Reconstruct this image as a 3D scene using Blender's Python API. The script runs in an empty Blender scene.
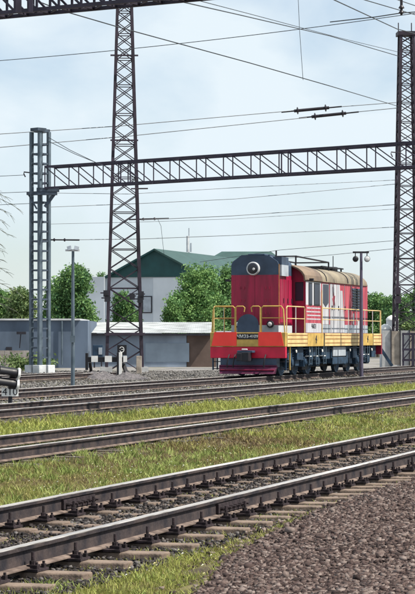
import bpy, bmesh, math, random
import numpy as np
from mathutils import Vector, Matrix
random.seed(7); rng = np.random.default_rng(7)
S = bpy.context.scene
COL = S.collection
PI = math.pi
# ------------------------------------------------------------------ camera
F = 2075.0; HZ = 337.0; CH = 1.85
PITCH = math.atan((HZ-297)/F)
cd = bpy.data.cameras.new('camera'); cam = bpy.data.objects.new('camera', cd); COL.objects.link(cam)
cam.location = (0, 0, CH); cam.rotation_euler = (PI/2+PITCH, 0, 0)
cd.sensor_fit = 'VERTICAL'; cd.sensor_height = 36; cd.lens = F/594*36
cd.clip_start = 0.5; cd.clip_end = 6000
S.camera = cam
# ------------------------------------------------------------------ sky and sun
SUN_EL = math.radians(54)
sh = Vector((0.93, -0.30, 0)).normalized()
sun_dir = Vector((sh.x*math.cos(SUN_EL), sh.y*math.cos(SUN_EL), math.sin(SUN_EL)))
w = bpy.data.worlds.new('World'); S.world = w; w.use_nodes = True
nt = w.node_tree; N = nt.nodes; Lk = nt.links
for n in list(N): N.remove(n)
out = N.new('ShaderNodeOutputWorld'); bg = N.new('ShaderNodeBackground'); bg.inputs[1].default_value = 0.098
sky = N.new('ShaderNodeTexSky'); sky.sky_type = 'NISHITA'; sky.sun_disc = False
sky.sun_elevation = SUN_EL; sky.sun_rotation = math.atan2(sh.x, sh.y)
sky.air_density = 1.0; sky.dust_density = .6; sky.ozone_density = 3.0
tc = N.new('ShaderNodeTexCoord'); mp = N.new('ShaderNodeMapping'); mp.inputs['Scale'].default_value = (9, 9, 15)
mp.inputs['Location'].default_value = (0.35, 0, 0.2)
cn = N.new('ShaderNodeTexNoise'); cn.inputs['Scale'].default_value = 1.0; cn.inputs['Detail'].default_value = 6; cn.inputs['Roughness'].default_value = .5
cn.inputs['Distortion'].default_value = .4
cr = N.new('ShaderNodeValToRGB'); cr.color_ramp.elements[0].position = .36; cr.color_ramp.elements[1].position = .60
cr.color_ramp.elements[0].color = (.42, .42, .42, 1); cr.color_ramp.elements[1].color = (1, 1, 1, 1)
mx = N.new('ShaderNodeMixRGB'); mx.inputs[2].default_value = (5.9, 6.65, 7.15, 1)
Lk.new(tc.outputs['Generated'], mp.inputs[0]); Lk.new(mp.outputs[0], cn.inputs['Vector']); Lk.new(cn.outputs[0], cr.inputs[0])
Lk.new(cr.outputs[0], mx.inputs[0]); Lk.new(sky.outputs[0], mx.inputs[1]); Lk.new(mx.outputs[0], bg.inputs[0]); Lk.new(bg.outputs[0], out.inputs[0])
sd = bpy.data.lights.new('sun', 'SUN'); sd.energy = 5.0; sd.angle = math.radians(.6); sd.color = (1, .94, .83)
so = bpy.data.objects.new('sun', sd); COL.objects.link(so); so.location = (30, -20, 60)
so.rotation_euler = sun_dir.to_track_quat('Z', 'Y').to_euler()
S.view_settings.view_transform = 'Standard'; S.view_settings.look = 'None'; S.view_settings.gamma = 1
S.view_settings.exposure = 0.50; S.view_settings.use_curve_mapping = False
S.render.engine = 'CYCLES'
# ------------------------------------------------------------------ projection helpers
ALPHA = math.atan2(682.5, math.hypot(F, 40)); SA, CA = math.sin(ALPHA), math.cos(ALPHA)
RZ = PI/2-ALPHA                       # local x runs along the tracks, local y to the far left
cp, sp = math.cos(PITCH), math.sin(PITCH)
def ray(px, py):
    c = (px-207.5)/F; d = (297-py)/F
    return Vector((c, cp-d*sp, sp+d*cp))
def P(px, py, Y):
    r = ray(px, py); return Vector((r.x*Y/r.y, Y, CH+r.z*Y/r.y))
def U(px, v):                          # position along the tracks of a column of the picture at offset v
    k = (px-207.5)/F; return v*(CA+SA*k)/(SA-CA*k)
def W(u, v, z=0): return Vector((u*SA-v*CA, u*CA+v*SA, z))
def uv(x, y): return (x*SA+y*CA, -x*CA+y*SA)
# ------------------------------------------------------------------ materials
MATS = {}
def mat(name, col, rough=.7, metal=0, var=.25, scale=3.0, bump=0, col2=None, spec=.4, detail=5, stretch=None, bscale=None, lo=.35, hi=.65):
    if name in MATS: return MATS[name]
    m = bpy.data.materials.new(name); m.use_nodes = True; t = m.node_tree; n = t.nodes; l = t.links
    b = n['Principled BSDF']; b.inputs['Roughness'].default_value = rough; b.inputs['Metallic'].default_value = metal
    b.inputs['Specular IOR Level'].default_value = spec
    co = n.new('ShaderNodeTexCoord'); nz = n.new('ShaderNodeTexNoise'); nz.inputs['Scale'].default_value = scale; nz.inputs['Detail'].default_value = detail
    src = co.outputs['Object']
    if stretch:
        ma = n.new('ShaderNodeMapping'); ma.inputs['Scale'].default_value = stretch; l.new(src, ma.inputs[0]); src = ma.outputs[0]
    l.new(src, nz.inputs['Vector'])
    r = n.new('ShaderNodeValToRGB'); r.color_ramp.elements[0].position = lo; r.color_ramp.elements[1].position = hi
    c2 = col2 or tuple(c*(1-var) for c in col); c1 = col if col2 else tuple(min(1, c*(1+var*.5)) for c in col)
    r.color_ramp.elements[0].color = (*c2, 1); r.color_ramp.elements[1].color = (*c1, 1)
    l.new(nz.outputs[0], r.inputs[0]); l.new(r.outputs[0], b.inputs['Base Color'])
    if bump:
        n2 = n.new('ShaderNodeTexNoise'); n2.inputs['Scale'].default_value = bscale or scale*6; n2.inputs['Detail'].default_value = 4
        l.new(src, n2.inputs['Vector']); bp = n.new('ShaderNodeBump'); bp.inputs['Strength'].default_value = bump; bp.inputs['Distance'].default_value = .02
        l.new(n2.outputs[0], bp.inputs['Height']); l.new(bp.outputs[0], b.inputs['Normal'])
    MATS[name] = m; return m
M_tower = mat('tower_paint', (.032, .022, .036), .6, 0, .5, 2)
M_truss = mat('truss_paint', (.03, .024, .045), .6, 0, .4, 2)
M_mast = mat('mast_paint', (.12, .155, .19), .5, .1, .35, 1.5, col2=(.05, .075, .10))
M_mastd = mat('mast_dark', (.05, .07, .10), .6, 0, .4, 2)
M_wire = mat('wire', (.06, .07, .085), .5, .3, .3, 2)
M_ins = mat('insulator', (.018, .014, .02), .4, 0, .3, 2)
M_rust = mat('rail_rust', (.065, .048, .046), .85, .1, .5, 5, .4, col2=(.016, .014, .02))
M_head = mat('rail_head', (.50, .47, .45), .5, .5, .5, .3, 6, stretch=(.3, 6, 6))
M_foot = mat('rail_foot', (.24, .18, .15), .8, .1, .5, 7, col2=(.09, .065, .055))
M_sleeper = mat('sleeper_concrete', (.21, .155, .12), .9, 0, .4, 3, .8, col2=(.06, .042, .035), detail=9)
M_sleeperf = mat('sleeper_old', (.13, .11, .09), .9, 0, .5, 4, .4)
M_fast = mat('fastener_rust', (.035, .024, .028), .85, .2, .5, 20, .3)
M_maroon = mat('loco_maroon', (.36, .010, .055), .42, 0, .2, 1.6, .05, stretch=(3, 3, .4), col2=(.20, .010, .035), detail=8)
M_beam = mat('beam_red', (.55, .012, .05), .45, 0, .2, 2, .05)
M_pink = mat('loco_faded_red', (.46, .085, .11), .6, 0, .3, 1.8, .05, stretch=(3, 3, .4), col2=(.28, .03, .06), detail=8)
M_orange = mat('fluorescent_orange', (1.0, .06, .045), .5, 0, .08, 3)
M_yellow = mat('loco_yellow', (.52, .34, .085), .6, 0, .3, 2.5, .05)
M_yellow2 = mat('loco_cream_yellow', (.66, .48, .22), .6, 0, .25, 2.0, .05)
M_ochre = mat('ochre_line', (.28, .13, .035), .6, 0, .3, 3)
M_blue = mat('loco_blue', (.04, .065, .11), .5, 0, .3, 2)
M_under = mat('loco_underframe', (.018, .045, .085), .65, .1, .5, 3, .1)
M_white = mat('loco_white', (.52, .53, .57), .55, 0, .18, 2, stretch=(3, 3, .4), col2=(.30, .29, .32), lo=.3, hi=.6, detail=8)
M_grey = mat('loco_grey', (.36, .40, .45), .55, 0, .2, 2)
M_lgrey = mat('light_grey', (.55, .56, .58), .6, 0, .2, 2)
M_roof = mat('loco_roof_cream', (.24, .17, .115), .6, 0, .35, 1.2, .05, col2=(.12, .085, .065))
M_roof2 = mat('loco_roof_pale', (.28, .235, .165), .6, 0, .3, 1.2, col2=(.14, .115, .085))
M_dark = mat('dark_metal', (.02, .02, .028), .6, .1, .4, 4)
M_purple = mat('plough_purple', (.10, .012, .05), .6, 0, .4, 3)
M_black = mat('black', (.008, .008, .012), .45, 0, .2, 4)
M_whitep = mat('white_paint', (.78, .78, .76), .6, 0, .15, 3)
M_blackp = mat('black_lettering', (.01, .01, .02), .6, 0, .1, 3)
M_rusty = mat('rusty_steel', (.16, .07, .04), .85, .1, .5, 6, .2)
def glass(name, col=(.01, .015, .04), rough=.12):
    m = bpy.data.materials.new(name); m.use_nodes = True; b = m.node_tree.nodes['Principled BSDF']
    b.inputs['Base Color'].default_value = (*col, 1); b.inputs['Roughness'].default_value = rough; b.inputs['Specular IOR Level'].default_value = .6
    return m
M_glass = glass('window_glass', (.006, .01, .03), .35); M_lens = glass('lens_glass', (.012, .012, .02), .3); M_lensw = glass('lens_bright', (.6, .6, .6), .1)
M_conc = mat('concrete', (.42, .42, .42), .9, 0, .25, 2.2, .3)
M_concw = mat('whitewashed_concrete', (.52, .54, .56), .9, 0, .25, 2.2, .2)
M_conct = mat('concrete_tan', (.36, .31, .26), .9, 0, .35, 2, .3)
M_wallb = mat('wall_blue_grey', (.24, .29, .365), .9, 0, .3, .7, .2, stretch=(1, 1, .5), detail=9)
M_wallb2 = mat('wall_slate', (.105, .14, .195), .9, 0, .3, .7, .2, stretch=(1, 1, .4), detail=9)
M_wallbr = mat('wall_brown', (.13, .09, .075), .9, 0, .3, .9, .2)
M_wallg = mat('hall_wall', (.50, .55, .60), .9, 0, .15, .3, .05)
M_wallg2 = mat('hall_wall_pale', (.60, .64, .68), .9, 0, .15, .3, .05)
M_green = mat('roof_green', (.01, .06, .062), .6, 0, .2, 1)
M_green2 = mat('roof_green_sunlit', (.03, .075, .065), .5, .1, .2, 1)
M_corr = mat('roof_corrugated', (.50, .52, .53), .6, .2, .35, .9, col2=(.27, .28, .28))
# ------------------------------------------------------------------ mesh builder
class MB:
    def __init__(s): s.v = []; s.f = []; s.m = []; s.mats = []
    def _mi(s, m):
        if m not in s.mats: s.mats.append(m)
        return s.mats.index(m)
    def add(s, vs, fs, m):
        b = len(s.v); s.v += [tuple(x) for x in vs]; i = s._mi(m)
        for f in fs: s.f.append([b+k for k in f]); s.m.append(i)
        return s
    def box(s, x0, x1, y0, y1, z0, z1, m):
        vs = [(x, y, z) for x in (x0, x1) for y in (y0, y1) for z in (z0, z1)]
        return s.add(vs, [(0, 1, 3, 2), (4, 6, 7, 5), (0, 4, 5, 1), (2, 3, 7, 6), (0, 2, 6, 4), (1, 5, 7, 3)], m)
    def bar(s, p, q, wd, ht, m, up=Vector((0, 0, 1))):
        p, q = Vector(p), Vector(q); d = (q-p).normalized()
        if abs(d.dot(up)) > .95: up = Vector((1, 0, 0))
        a = d.cross(up).normalized(); b = a.cross(d).normalized(); a *= wd/2; b *= ht/2
        vs = [p-a-b, p+a-b, p+a+b, p-a+b, q-a-b, q+a-b, q+a+b, q-a+b]
        return s.add(vs, [(3, 2, 1, 0), (4, 5, 6, 7), (0, 1, 5, 4), (1, 2, 6, 5), (2, 3, 7, 6), (3, 0, 4, 7)], m)
    def tube(s, pts, r, m, n=8, caps=True, radii=None):
        pts = [Vector(p) for p in pts]; rings = []; vs = []; fs = []
        a = None
        for i, p in enumerate(pts):
            d = (pts[min(i+1, len(pts)-1)]-pts[max(i-1, 0)]).normalized()
            if a is None:
                a = d.cross(Vector((0, 0, 1)));
                if a.length < .05: a = d.cross(Vector((1, 0, 0)))
            a = (a-d*a.dot(d)).normalized(); b = d.cross(a)
            rr = radii[i] if radii else r
            for k in range(n):
                t = 2*PI*k/n; vs.append(p+(a*math.cos(t)+b*math.sin(t))*rr)
        for i in range(len(pts)-1):
            for k in range(n):
                k2 = (k+1) % n; fs.append((i*n+k, i*n+k2, (i+1)*n+k2, (i+1)*n+k))
        if caps: fs.append(tuple(range(n-1, -1, -1))); fs.append(tuple((len(pts)-1)*n+k for k in range(n)))
        return s.add(vs, fs, m)
    def lathe(s, origin, axis, prof, m, n=20):   # prof: list of (t along axis, radius)
        o = Vector(origin); ax = Vector(axis).normalized(); a = ax.cross(Vector((0, 0, 1)))
        if a.length < .1: a = ax.cross(Vector((1, 0, 0)))
        a.normalize(); b = ax.cross(a); vs = []; fs = []
        for t, r in prof:
            for k in range(n):
                th = 2*PI*k/n; vs.append(o+ax*t+(a*math.cos(th)+b*math.sin(th))*max(r, 1e-4))
        for i in range(len(prof)-1):
            for k in range(n):
                k2 = (k+1) % n; fs.append((i*n+k, i*n+k2, (i+1)*n+k2, (i+1)*n+k))
        fs.append(tuple(range(n-1, -1, -1))); fs.append(tuple((len(prof)-1)*n+k for k in range(n)))
        return s.add(vs, fs, m)
    def prism(s, prof, p0, p1, m, ax='x'):       # closed 2-D profile swept from p0 to p1 along an axis
        n = len(prof)
        def mk(t, a, b): return {'x': (t, a, b), 'y': (a, t, b), 'z': (a, b, t)}[ax]
        vs = [mk(p0, a, b) for a, b in prof]+[mk(p1, a, b) for a, b in prof]
        fs = [(k, (k+1) % n, n+(k+1) % n, n+k) for k in range(n)]+[tuple(range(n-1, -1, -1)), tuple(range(n, 2*n))]
        return s.add(vs, fs, m)
    def build(s, name, parent=None, bevel=0, smooth=False):
        me = bpy.data.meshes.new(name); me.from_pydata(s.v, [], s.f)
        for m in s.mats: me.materials.append(m)
        me.polygons.foreach_set('material_index', s.m)
        bm = bmesh.new(); bm.from_mesh(me); bmesh.ops.recalc_face_normals(bm, faces=bm.faces); bm.to_mesh(me); bm.free()
        if smooth:
            me.polygons.foreach_set('use_smooth', [True]*len(me.polygons))
            try: me.set_sharp_from_angle(angle=math.radians(40))
            except Exception: pass
        o = bpy.data.objects.new(name, me); COL.objects.link(o)
        if parent: o.parent = parent
        if bevel:
            bv = o.modifiers.new('bevel', 'BEVEL'); bv.width = bevel; bv.segments = 2; bv.limit_method = 'ANGLE'; bv.angle_limit = .7
        return o
def tag(o, label=None, cat=None, group=None, kind=None):
    if label: o['label'] = label
    if cat: o['category'] = cat
    if group: o['group'] = group
    if kind: o['kind'] = kind
    return o
def empty(name, loc, rz=0, label=None, cat=None, group=None):
    o = bpy.data.objects.new(name, None); COL.objects.link(o); o.location = loc; o.rotation_euler = (0, 0, rz); o.empty_display_size = .3
    return tag(o, label, cat, group)
def np_mesh(name, V, faces, mt, parent=None, attr=None, smooth=False):
    me = bpy.data.meshes.new(name); V = np.asarray(V, dtype=np.float32)
    me.vertices.add(len(V)); me.vertices.foreach_set('co', V.ravel())
    tot = sum(f.size for f in faces); me.loops.add(tot)
    me.loops.foreach_set('vertex_index', np.concatenate([f.ravel() for f in faces]).astype(np.int32))
    lt = np.concatenate([np.full(len(f), f.shape[1], dtype=np.int32) for f in faces])
    ls = np.concatenate([[0], np.cumsum(lt)[:-1]]).astype(np.int32)
    me.polygons.add(len(lt)); me.polygons.foreach_set('loop_start', ls)
    try: me.polygons.foreach_set('loop_total', lt)
    except Exception: pass
    me.materials.append(mt)
    if smooth: me.polygons.foreach_set('use_smooth', np.ones(len(lt), dtype=bool))
    if attr is not None:
        a = me.attributes.new('rnd', 'FLOAT', 'POINT'); a.data.foreach_set('value', np.asarray(attr, dtype=np.float32))
    me.update(); me.validate()
    o = bpy.data.objects.new(name, me); COL.objects.link(o)
    if parent: o.parent = parent
    return o
def text_obj(name, body, size, loc, rot, mt, parent=None, depth=.004, sx=1):
    cu = bpy.data.curves.new(name, 'FONT'); cu.body = body; cu.size = size; cu.extrude = depth; cu.align_x = 'CENTER'; cu.align_y = 'CENTER'
    tmp = bpy.data.objects.new(name+'_tmp', cu); COL.objects.link(tmp)
    dg = bpy.context.evaluated_depsgraph_get(); me = bpy.data.meshes.new_from_object(tmp.evaluated_get(dg))
    bpy.data.objects.remove(tmp); me.materials.clear(); me.materials.append(mt)
    o = bpy.data.objects.new(name, me); COL.objects.link(o); o.location = loc; o.rotation_euler = rot; o.scale = (sx, 1, 1)
    if parent: o.parent = parent
    return o
def copy_tree(o, parent=None):
    c = o.copy(); COL.objects.link(c)
    if parent: c.parent = parent
    for ch in list(o.children): copy_tree(ch, c)
    return c
# ------------------------------------------------------------------ ground
def gravel_edge(u):                # offset of the edge of the crushed stone next to the near track
    return np.interp(u, [0, 13, 14.2, 16, 17.5, 20, 22, 40, 60], [4.2, 4.5, 4.72, 5.12, 5.3, 5.55, 5.7, 5.7, 5.7])
def gh(u, v):                      # height of the ground
    h = np.zeros_like(v, dtype=float)
    for c, b in ((6.95, .052), (12.5, .07), (18.8, .05), (24.0, .07), (33.4, .03)):
        h = np.maximum(h, b*np.clip((1.95-np.abs(v-c))/.5, 0, 1))
    h = np.maximum(h, .064*np.clip((1.0-np.abs(v-6.95))/.2, 0, 1))
    e = gravel_edge(u)
    h = np.where(v < e, np.maximum(h, .07)+.05*np.clip((e-v-.3)/1.5, 0, 1)+.05*np.clip((e-v)/1.5, 0, 1)*(np.sin(u*1.3+v)*np.sin(v*2.1-u*.4)), h)
    return h
us = np.concatenate([[-3000, -600, -120], np.arange(-20, 130, .5), [170, 400, 900, 4000]])
vs_ = np.concatenate([[-3000, -500, -80], np.arange(-12, 40, .25), [60, 150, 500, 4000]])
UU, VV = np.meshgrid(us, vs_, indexing='ij')
HH = gh(UU, VV); HH = np.where((np.abs(UU) > 200) | (np.abs(VV) > 100), 0, HH)
GX = UU*SA-VV*CA; GY = UU*CA+VV*SA
V = np.stack([GX, GY, HH], -1).reshape(-1, 3); nu, nv = UU.shape
idx = np.arange(nu*nv).reshape(nu, nv)
Fq = np.stack([idx[:-1, :-1], idx[1:, :-1], idx[1:, 1:], idx[:-1, 1:]], -1).reshape(-1, 4)[:, ::-1]
def ground_mat():
    m = bpy.data.materials.new('yard_ground'); m.use_nodes = True; t = m.node_tree; n = t.nodes; l = t.links; b = n['Principled BSDF']
    b.inputs['Roughness'].default_value = .95; b.inputs['Specular IOR Level'].default_value = .15
    g = n.new('ShaderNodeNewGeometry')
    def noise(sc, d=5):
        z = n.new('ShaderNodeTexNoise'); z.inputs['Scale'].default_value = sc; z.inputs['Detail'].default_value = d; l.new(g.outputs['Position'], z.inputs['Vector']); return z.outputs[0]
    def ramp(x, a, ca, bq, cb):
        r = n.new('ShaderNodeValToRGB'); r.color_ramp.elements[0].position = a; r.color_ramp.elements[1].position = bq
        r.color_ramp.elements[0].color = (*ca, 1); r.color_ramp.elements[1].color = (*cb, 1); l.new(x, r.inputs[0]); return r.outputs[0]
    # distance across the tracks
    d = n.new('ShaderNodeVectorMath'); d.operation = 'DOT_PRODUCT'; d.inputs[1].default_value = (-CA, SA, 0); l.new(g.outputs['Position'], d.inputs[0])
    nz = n.new('ShaderNodeMath'); nz.operation = 'MULTIPLY_ADD'; nz.inputs[1].default_value = 1.2; l.new(noise(.8), nz.inputs[0]); l.new(d.outputs['Value'], nz.inputs[2])
    mr = n.new('ShaderNodeMapRange'); mr.inputs[1].default_value = 21.2; mr.inputs[2].default_value = 23.0; l.new(nz.outputs[0], mr.inputs[0])
    soil = ramp(noise(2.2, 8), .38, (.07, .055, .04), .62, (.15, .13, .06))
    grav = ramp(noise(30, 3), .35, (.15, .14, .14), .65, (.34, .32, .31))
    gp = ramp(noise(.5, 6), .52, (.24, .225, .22), .60, (.115, .12, .06))
    mg = n.new('ShaderNodeMixRGB'); mg.blend_type = 'MIX'; mg.inputs[0].default_value = .6; l.new(grav, mg.inputs[1]); l.new(gp, mg.inputs[2])
    mx = n.new('ShaderNodeMixRGB'); l.new(mr.outputs[0], mx.inputs[0]); l.new(soil, mx.inputs[1]); l.new(mg.outputs[0], mx.inputs[2])
    l.new(mx.outputs[0], b.inputs['Base Color'])
    bp = n.new('ShaderNodeBump'); bp.inputs['Strength'].default_value = .8; bp.inputs['Distance'].default_value = .04; l.new(noise(22, 4), bp.inputs['Height']); l.new(bp.outputs[0], b.inputs['Normal'])
    return m
gr = np_mesh('ground', V, [Fq], ground_mat(), smooth=True); tag(gr, kind='structure')
# ------------------------------------------------------------------ railway tracks
RT = .30
def rail_bm(u0, u1):
    b = MB()
    # foot, web and head in a wide flanged outline (y, z)
    foot = [(-.072, .128), (.072, .128), (.072, .139), (.02, .150), (-.02, .150), (-.072, .139)]
    b.prism(foot, u0, u1, M_foot)
    b.prism([(-.011, .150), (.011, .150), (.011, .256), (-.011, .256)], u0, u1, M_rust)
    b.prism([(-.012, .2565), (.012, .2565), (.036, .264), (.037, .291), (-.037, .291), (-.036, .264)], u0, u1, M_rust)
    b.prism([(-.0365, .2915), (.0365, .2915), (.034, .2975), (.028, .3005), (-.028, .3005), (-.034, .2975)], u0, u1, M_head)
    return b
def make_track(v, u0, u1, nlab, sleepers, detail, s0=None):
    t = empty('railway_track', W(u0, v, 0), RZ, nlab, 'railway track', 'parallel railway tracks')
    for s in (-1, 1):
        r = rail_bm(0, u1-u0).build('rail', t, smooth=False); r.location = (0, s*.797, 0)
        if detail:
            for uj in (19.35,):
                f = MB(); x = uj-u0
                for sd_ in (-1, 1):
                    f.box(x-.42, x+.42, sd_*.012 if sd_ > 0 else -.04, .04 if sd_ > 0 else -.012, .158, .25, M_fast)
                    for k in range(6):
                        f.lathe((x-.35+k*.14, sd_*.04, .203), (0, sd_, 0), [(0, .02), (.035, .02), (.036, .011), (.065, .011)], M_fast, 8)
                f.build('fishplate', r)
    sl = MB(); hw = 1.35
    prof = [(-.12, -.06), (.13, -.06), (.115, .105), (-.115, .105)]
    mt = M_sleeper if detail else M_sleeperf
    # sleeper slightly waisted in the middle like a concrete tie
    for ya, yb, za, zb in ((-hw, -.45, .108, .100), (-.45, .45, .082, .082), (.45, hw, .100, .108)):
        vs = []
        for y, z in ((ya, za), (yb, zb)):
            vs += [(-.12, y, -.06), (.12, y, -.06), (.092, y, z), (-.092, y, z)]
        sl.add(vs, [(0, 1, 2, 3), (7, 6, 5, 4), (0, 4, 5, 1), (1, 5, 6, 2), (2, 6, 7, 3), (3, 7, 4, 0)], mt)
    fs = None
    first = None
    x = (s0 if s0 is not None else u0+.3)-u0; cnt = 0
    while x < u1-u0 and cnt < 100:
        if first is None:
            first = sl.build('sleeper', t, bevel=.012 if detail else 0); o = first
            if detail:
                for s in (-1, 1):
                    f = MB(); y = s*.797
                    f.box(-.10, .10, y-.19, y+.19, .109, .127, M_fast)
                    for q in (-1, 1):
                        f.box(-.045, .045, y+q*.11-.035, y+q*.11+.035, .127, .152, M_fast)
                        f.lathe((0, y+q*.105, .15), (0, 0, 1), [(0, .027), (.03, .027), (.031, .014), (.095, .014)], M_fast, 8)
                        f.lathe((.06, y+q*.165, .127), (0, 0, 1), [(0, .022), (.028, .022), (.029, .012), (.05, .012)], M_fast, 6)
                        f.lathe((-.06, y+q*.165, .127), (0, 0, 1), [(0, .022), (.028, .022), (.029, .012), (.05, .012)], M_fast, 6)
                    f.build('rail_fastener', first)
        else:
            o = copy_tree(first, t)
        o.location = (x, random.uniform(-.04, .04), random.uniform(-.012, .004)); o.rotation_euler = (random.uniform(-.006, .006), random.uniform(-.015, .015), random.uniform(-.05, .05))
        x += (.76 if detail and x+u0 < 18.6 else .6)*random.uniform(.93, 1.07); cnt += 1
    return t
make_track(6.95, 5, 56, 'nearest railway track with rusty rails on exposed pale sleepers beside crushed stone', True, True, 6)
make_track(12.5, 14, 80, 'second railway track from the front, its sleepers sunk in green grass', True, False, 20)
make_track(18.8, 28, 105, 'third railway track, just in front of the locomotive', True, False, 38)
make_track(24.0, 40, 160, 'railway track the red diesel locomotive stands on', True, False, 56)
t5 = make_track(33.4, 50, 86.2, 'short siding track ending at the black and white buffer stop', True, False, 52)

# ------------------------------------------------------------------ locomotive
def arch(hw, z0, ze, zt, n=14, flat=2.4):
    p = [(-hw, z0), (-hw, ze)]
    for i in range(1, n):
        a = PI-PI*i/n; c, s = math.cos(a), math.sin(a)
        p.append((hw*math.copysign(abs(c)**(2/flat), c), ze+(zt-ze)*abs(s)**(2/flat)))
    return p+[(hw, ze), (hw, z0)]
LU, LV = 78.1, 24.0
loco = empty('diesel_locomotive', W(LU, LV, RT), RZ, 'red and white diesel shunting locomotive with orange front panels and yellow walkway edge', 'locomotive')
def lx(px, v=22.45): return U(px, v)-LU
LEN = 16.1
# frame with yellow edge
fr = MB(); fr.box(.12, LEN-.12, -1.5, 1.5, 1.2, 1.685, M_under); fr.box(.0, LEN, -1.53, 1.53, 1.685, 1.71, M_dark); fr.build('frame', loco)
segs = [(lx(287.5), lx(308), 1), (lx(308), lx(324), 0), (lx(325), lx(361), 1), (lx(362), lx(373), 0), (lx(373.5), LEN, 1)]
for i, (a, b_, lines) in enumerate(segs):
    for s in (-1, 1):
        e = MB(); y0, y1 = (s*1.5, s*1.55) if s > 0 else (-1.55, -1.5)
        e.box(max(a, .02), b_-.05, min(y0, y1), max(y0, y1), 1.17, 1.705, M_yellow2 if lines else M_yellow)
        o = e.build('walkway_edge', loco, bevel=.01)
        if lines:
            g = MB()
            for z in (1.30, 1.47, 1.62): g.box(max(a, .02)+.03, b_-.1, min(s*1.55, s*1.556), max(s*1.55, s*1.556), z-.018, z+.018, M_ochre)
            g.build('trim_line', o)
        else:
            g = MB(); xc = (a+b_)/2; yy = s*1.557
            # small running figure emblem on the yellow edge
            pts = [(-.10, -.16), (-.02, -.02), (-.14, .03), (-.05, .10), (.0, .18), (.10, .18), (.07, .06), (.16, -.02), (.05, -.02), (.09, -.16), (.02, -.08)]
            n = len(pts); vs = [(xc+q[0], yy, 1.43+q[1]) for q in pts]+[(xc+q[0], s*1.55, 1.43+q[1]) for q in pts]
            g.add(vs, [tuple(range(n))]+[(k, (k+1) % n, n+(k+1) % n, n+k) for k in range(n)], M_blackp); g.build('emblem', o)
# front beam
fb = MB(); fb.box(-.06, .12, -1.55, 1.55, .72, 1.165, M_beam); fb.build('front_beam', loco, bevel=.02)
fy = MB(); fy.box(-.08, .12, -1.55, 1.55, 1.17, 1.73, M_yellow); fy.build('front_panel', loco, bevel=.015)
for s in (-1, 1):
    p = MB(); yi, yo = .45*s, 1.47*s; z0, z1 = 1.20, 1.745
    vs = [(-.085, yi, z0), (-.085, yo*1.01, z0), (-.085, yo*.93, z1), (-.085, yi, z1)]; vs += [(-.105, y, z) for _, y, z in vs]
    p.add(vs, [(0, 1, 2, 3), (7, 6, 5, 4), (0, 4, 5, 1), (1, 5, 6, 2), (2, 6, 7, 3), (3, 7, 4, 0)], M_orange); p.build('orange_panel', loco)
npl = MB(); npl.box(-.10, -.085, -.43, .43, 1.46, 1.68, M_dark); np_o = npl.build('number_plate', loco)
text_obj('plate_lettering', 'ЧМЭ3-4109', .17, (-.104, 0, 1.57), (PI/2, 0, -PI/2), M_whitep, np_o)
# round-topped gate
gt = MB(); pr = [(-.44, 1.73)]+[(-.44*math.cos(PI*i/14), 1.73+.30+.42*math.sin(PI*i/14)) for i in range(15)]+[(.44, 1.73)]
gt.prism(pr, -.04, .0, M_blue); gt.build('gangway_gate', loco, smooth=False)
# plough and lower front
pl = MB(); pl.box(.0, .5, -1.15, 1.15, .36, .72, M_blue)
pl.add([(-.02, -1.2, .40), (-.02, 1.2, .40), (-.25, 1.1, .10), (-.25, -1.1, .10), (.1, -1.2, .40), (.1, 1.2, .40), (.1, 1.1, .10), (.1, -1.1, .10)],
       [(0, 1, 2, 3), (7, 6, 5, 4), (0, 4, 5, 1), (1, 5, 6, 2), (2, 6, 7, 3), (3, 7, 4, 0)], M_purple)
pl.box(-.06, .0, -1.18, 1.18, .40, .45, M_purple); pl.box(-.2, -.05, -1.12, 1.12, .24, .27, M_maroon); pl.build('snow_plough', loco, bevel=.01)
cpl = MB(); cpl.box(-.45, .1, -.16, .16, .62, .92, M_dark); cpl.box(-.72, -.4, -.24, .06, .60, .95, M_dark); cpl.box(-.74, -.55, .05, .26, .62, .93, M_dark)
cpl.box(-.46, -.1, -.32, .32, .93, 1.02, M_blue); cpl.box(-.5, -.45, -.12, .12, 1.04, 1.09, M_whitep)
cpl.build('coupler', loco, bevel=.02)
for s in (-.75, .75, .5):
    h = MB(); h.tube([(-.1, s, .85), (-.25, s, .72), (-.28, s+.03, .5), (-.2, s+.05, .36)], .028, M_dark); h.build('brake_hose', loco, smooth=True)
for s in (-1, 1):            # corner steps
    for x in (.15,):
        st = MB()
        st.bar((x, s*1.5, 1.15), (x, s*1.5, .25), .05, .05, M_under); st.bar((x+.55, s*1.5, 1.15), (x+.55, s*1.5, .25), .05, .05, M_yellow if s < 0 else M_under)
        for z in (.28, .56, .84): st.box(x, x+.55, min(s*1.5, s*1.25), max(s*1.5, s*1.25), z, z+.03, M_dark)
        st.build('steps', loco)
# front hood
hd = MB(); hw = .98; hf = .9; hb = 2.9
hp = [(-hw, 1.71), (-hw, 4.42), (-.93, 4.55), (-.74, 4.68), (-.6, 4.78), (.55, 4.82), (.72, 4.70), (.93, 4.55), (hw, 4.42), (hw, 1.71)]
def clip(prof, z0, z1):     # horizontal slice of a left/right outline
    o = []
    n = len(prof)
    for lim, keep in ((z0, lambda z: z >= z0), (z1, lambda z: z <= z1)):
        src = prof if lim == z0 else o; o2 = []
        for i in range(len(src)):
            a, b = src[i], src[(i+1) % len(src)]
            if keep(a[1]): o2.append(a)
            if keep(a[1]) != keep(b[1]):
                t = (lim-a[1])/(b[1]-a[1]); o2.append((a[0]+t*(b[0]-a[0]), lim))
        o = o2
    return o
hd.prism(clip(hp, 1.71, 2.02), hf, hb, M_lgrey); hd.prism(clip(hp, 2.02, 4.02), hf, hb, M_maroon)
o = hd.build('front_hood', loco)
hb_ = MB(); hb_.prism(clip(hp, 4.02, 5), hf, hb, M_blue); hb_.build('hood_blue_band', o)
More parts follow.
